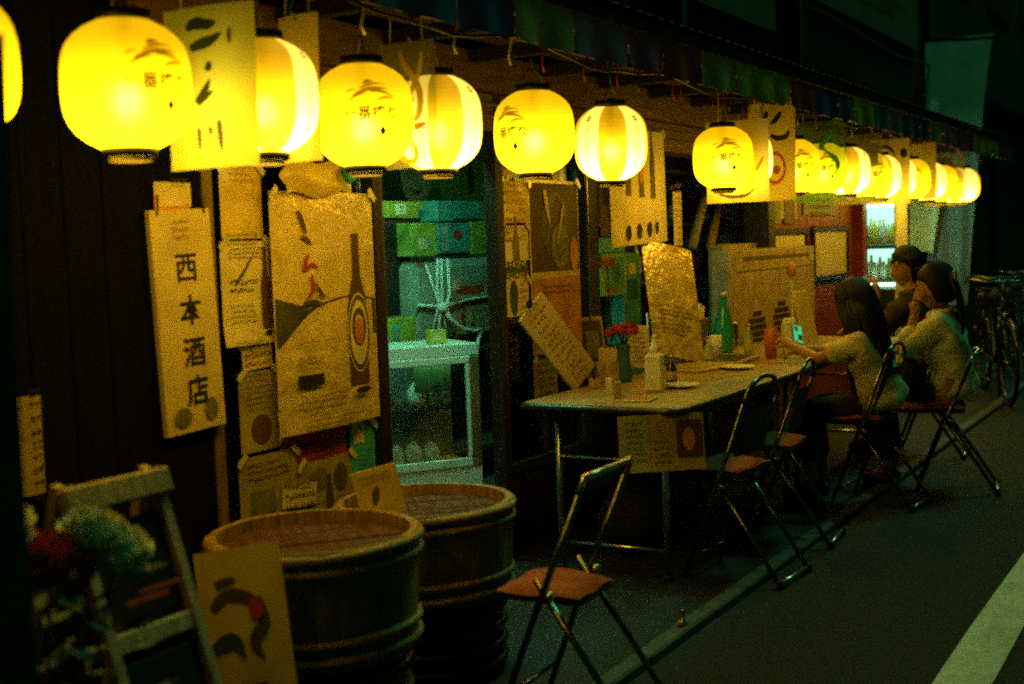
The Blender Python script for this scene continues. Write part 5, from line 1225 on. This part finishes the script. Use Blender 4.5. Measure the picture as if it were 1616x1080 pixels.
# ================================================================== near left corner
af = thing('sandwich_board', 'wooden folding sandwich board with dark panel behind the flowers', 'sign board', (1.79, 2.15, 0))
for X in (0, .245):
    MB().tube([(X, 0, .93), (X, -.30, .012)], .017, 4).build('front_leg', 'pale_wood', af); MB().tube([(X, .02, .93), (X, .30, .012)], .017, 4).build('back_leg', 'pale_wood', af)
tilt = Matrix.Rotation(math.atan2(-.30, .93), 3, 'X')
MB().box((.1225, -.02, .90), (.30, .03, .06), tilt, .006).build('header', 'pale_wood', af)
MB().box((.1225, -.105, .595), (.228, .026, .045), tilt, .006).build('crossbar', 'pale_wood', af); MB().box((.1225, -.245, .17), (.228, .026, .045), tilt, .006).build('crossbar', 'pale_wood', af)
pn = MB().box((.1225, -.055, .735), (.215, .010, .215), tilt, .003).build('panel', 'board_black', af); MB().box((.1225, -.17, .38), (.215, .010, .36), tilt, .003).build('panel', 'board_black', af)
for k in range(3): MB().box((.10+.02*k, -.086+.012*k*-1, .65+.022*k), (.12, .002, .010), tilt, .0003).build('painted_stroke', 'red_print', pn)
fb = thing('flower_bucket', 'bucket of white and red flowers with dark leaves at the near left', 'flowers', (1.478, 1.898, 0))
MB().lathe([(.11, 0), (.14, .02), (.16, .36), (.17, .37), (.15, .36), (.12, .05)], 24, cap1=False).build('bucket', 'dark_steel', fb, True)
rr = random.Random(11)
FL = [(-.09, .10, .89, .075, 'petal_white'), (-.02, .04, .92, .07, 'petal_white'), (.035, -.03, .865, .085, 'petal_red'), (-.02, .0, .86, .08, 'petal_red'), (-.06, .03, .85, .06, 'petal_red'), (.13, -.04, .89, .075, 'petal_white'), (.17, -.06, .86, .065, 'petal_white'), (.10, -.06, .915, .06, 'petal_white'), (-.12, .1, .80, .04, 'petal_white'), (.02, .06, .94, .05, 'petal_white')]
for k, (x, y, z, r_, m_) in enumerate(FL):
    blossom((x, y, z), r_*1.2, m_, 46, fb, 'blossom', 20+k); MB().tube([(x*.2, y*.2, .15), (x*.5, y*.5, .55), (x, y, z)], .004, 5).build('stem', 'leaf', fb, True)
lf = MB()
for k in range(150):
    a = rr.uniform(0, 2*PI); r_ = rr.uniform(.02, .22); z = rr.uniform(.36, .86); c = Vector((r_*math.cos(a), r_*math.sin(a), z)); d = Vector((math.cos(a), math.sin(a), rr.uniform(-.4, .7))).normalized(); s_ = rr.uniform(.05, .09)
    sd_ = d.cross(Vector((0, 0, 1))).normalized()*s_*.28; n_ = d.cross(sd_).normalized()*s_*.1
    lf.add([c, c+d*s_*.5+sd_, c+d*s_, c+d*s_*.5-sd_, c+d*s_*.5+n_], [(0, 1, 4), (1, 2, 4), (2, 3, 4), (3, 0, 4)])
q = lf.build('leaves', 'leaf', fb); q['kind'] = 'stuff'
tbn = thing('teal_banner', 'dim teal cloth banner on a pole at the left edge', 'banner', (1.338, 1.695, 0))
MB().tube([(-.06, .10, 0), (-.06, .10, 1.80)], .014, 8).build('pole', 'dark_steel', tbn, True)
def tf(u, v): return (-.30*(1-u)*.5-.022*(1-v)+.012*math.sin(v*7)*u, .26*(1-u)+.02*math.sin(u*9+v*4)+.012*math.sin(v*5)-.02*(v < .9)*0, .08+v*1.68)
MB().grid(tf, 14, 20).build('cloth', 'teal_cloth', tbn, True)
pg = at(1078, 985, Z=.02)
t = thing('kerb_peg', 'small pale peg standing on the kerb near the table leg', 'peg', (pg.x, pg.y, .018)); MB().lathe([(.02, 0), (.02, .008), (.009, .014), (.008, .05), (.010, .055)], 12).build('peg', 'steel', t, True); MB().ball((-.03, .0, .012), .012, 8).build('knob', 'orange_print', t, True)
# bag under the table
pb = at(1055, 830, Y=2.4)
t = thing('plastic_sack', 'dim crumpled plastic sack under the counter table', 'bag', (5.15, 2.42, .004))
b = MB(); b.ball((0, 0, .16), (.17, .15, .16), 16); rr = random.Random(2)
b.v = [(x*(1+.12*math.sin(y*40+z*30)), y*(1+.1*math.sin(x*35)), max(0, z+.012*math.sin(x*50+y*30))) for x, y, z in b.v]; b.build('sack', 'dark_wall', t, True); MB().tube([(0, 0, .31), (.02, .01, .36), (.05, .0, .39)], [.02, .03, .045], 8).build('knot', 'dark_wall', t, True)

# more stock inside the door and on the counter
def small_bottle(label, p, h, r_, m_, cat='bottle', lab='poster_white'):
    t = thing('bottle', label, cat, p)
    MB().lathe([(r_*.95, 0), (r_, .008), (r_, h*.55), (r_*.42, h*.76), (r_*.38, h*.95)], 12).build('glass', m_, t, True)
    MB().lathe([(r_+.001, h*.15), (r_+.001, h*.46)], 12, cap0=False, cap1=False).build('bottle_label', lab, t, True)
    MB().lathe([(r_*.45, h*.951), (r_*.45, h*1.02)], 10).build('cap', 'foil', t, True)
def case_top(x, y): return inside(x, y, Z1+.002)
for k, (x, y, w_, h, m_, lab) in enumerate([(-.13, .12, .09, .07, 'yellow_box', 'small yellow packet on top of the showcase'), (-.45, .10, .10, .05, 'sky_blue', 'flat blue packet on top of the showcase')]):
    p = case_top(x, y); t = thing('packet', lab, 'packet', p, R(-35+k*22)); MB().box((0, 0, h/2), (w_, .06, h)).build('packet', m_, t); MB().box((0, -.031, h/2), (w_*.6, .003, h*.5), None, .001).build('printed_panel', 'poster_white', t)
for k, (px, py, m_, lab) in enumerate([(632, 330, 'cream', 'small cream tag hanging above the stacked cartons'), (668, 385, 'poster_white', 'white price tag on the stacked green carton'), (720, 450, 'poster_white', 'white price tag on the roped carton'), (745, 500, 'yellow_box', 'yellow tag low on the roped carton')]):
    c = at(px, py, Y=3.93); t = sheet('price_tag', lab, 'tag', c, .085, .055, R(6*k-8), m_, [('l', -.03, -.02, .03, .02, 2, 'red_print')], bend=.004)
for k, (px, py, m_, lab) in enumerate([(1095, 574, 'bottle_brown', 'small brown sauce bottle beside the napkin cup'), (1118, 574, 'bottle_clear', 'small clear sauce bottle before the green bottle'), (1060, 606, 'bottle_brown', 'small brown bottle right of the cream dispenser'), (1182, 560, 'bottle_clear', 'small clear bottle in front of the printed carton')]):
    p = at(px, py, Z=TZ); small_bottle(lab, (p.x, p.y, TZ+.001), [.15, .14, .13, .17][k], .026, m_, lab=['red_print', 'cream', 'poster_white', 'yellow_box'][k])
p = at(963, 602, Z=TZ); t = thing('wooden_box', 'low brown wooden box of cards left of the flower vase', 'box', (p.x, p.y, TZ+.001), R(18))
MB().box((0, 0, .05), (.15, .11, .10)).build('box', 'pale_wood', t)
for k in range(5): MB().box((-.04+.02*k, 0, .115), (.004, .09, .09), Matrix.Rotation(R(6*k-10), 3, 'Y'), .001).build('menu_card', ['poster_white', 'poster_yellow', 'cream'][k % 3], t)
for k, (px, py, lab) in enumerate([(1075, 612, 'round white plate near the front of the counter'), (1165, 583, 'round white plate behind the open booklet')]):
    p = at(px, py, Z=TZ); tag(MB().lathe([(.03, 0), (.05, .004), (.085, .014), (.083, .017), (.048, .008)], 24).build('plate', 'white_paint', None, True, (p.x, p.y, TZ+.001)), lab, 'plate')
pa, pb = at(1003, 505, Y=2.72), at(1012, 590, Y=2.62)
sheet('menu_card', 'small tilted cream card behind the flower vase', 'menu', (pa+pb)/2, .13, .22, R(-30), 'poster_white', [('l', -.05, -.09, .05, .08, 5, 'ink_soft')], lean=R(-14), tiltroll=R(8))

bpy.data.objects.remove(_fo)
for o_ in [o for o in bpy.data.objects if o.name.startswith('small_print') and o.parent]: o_['kind'] = 'stuff'
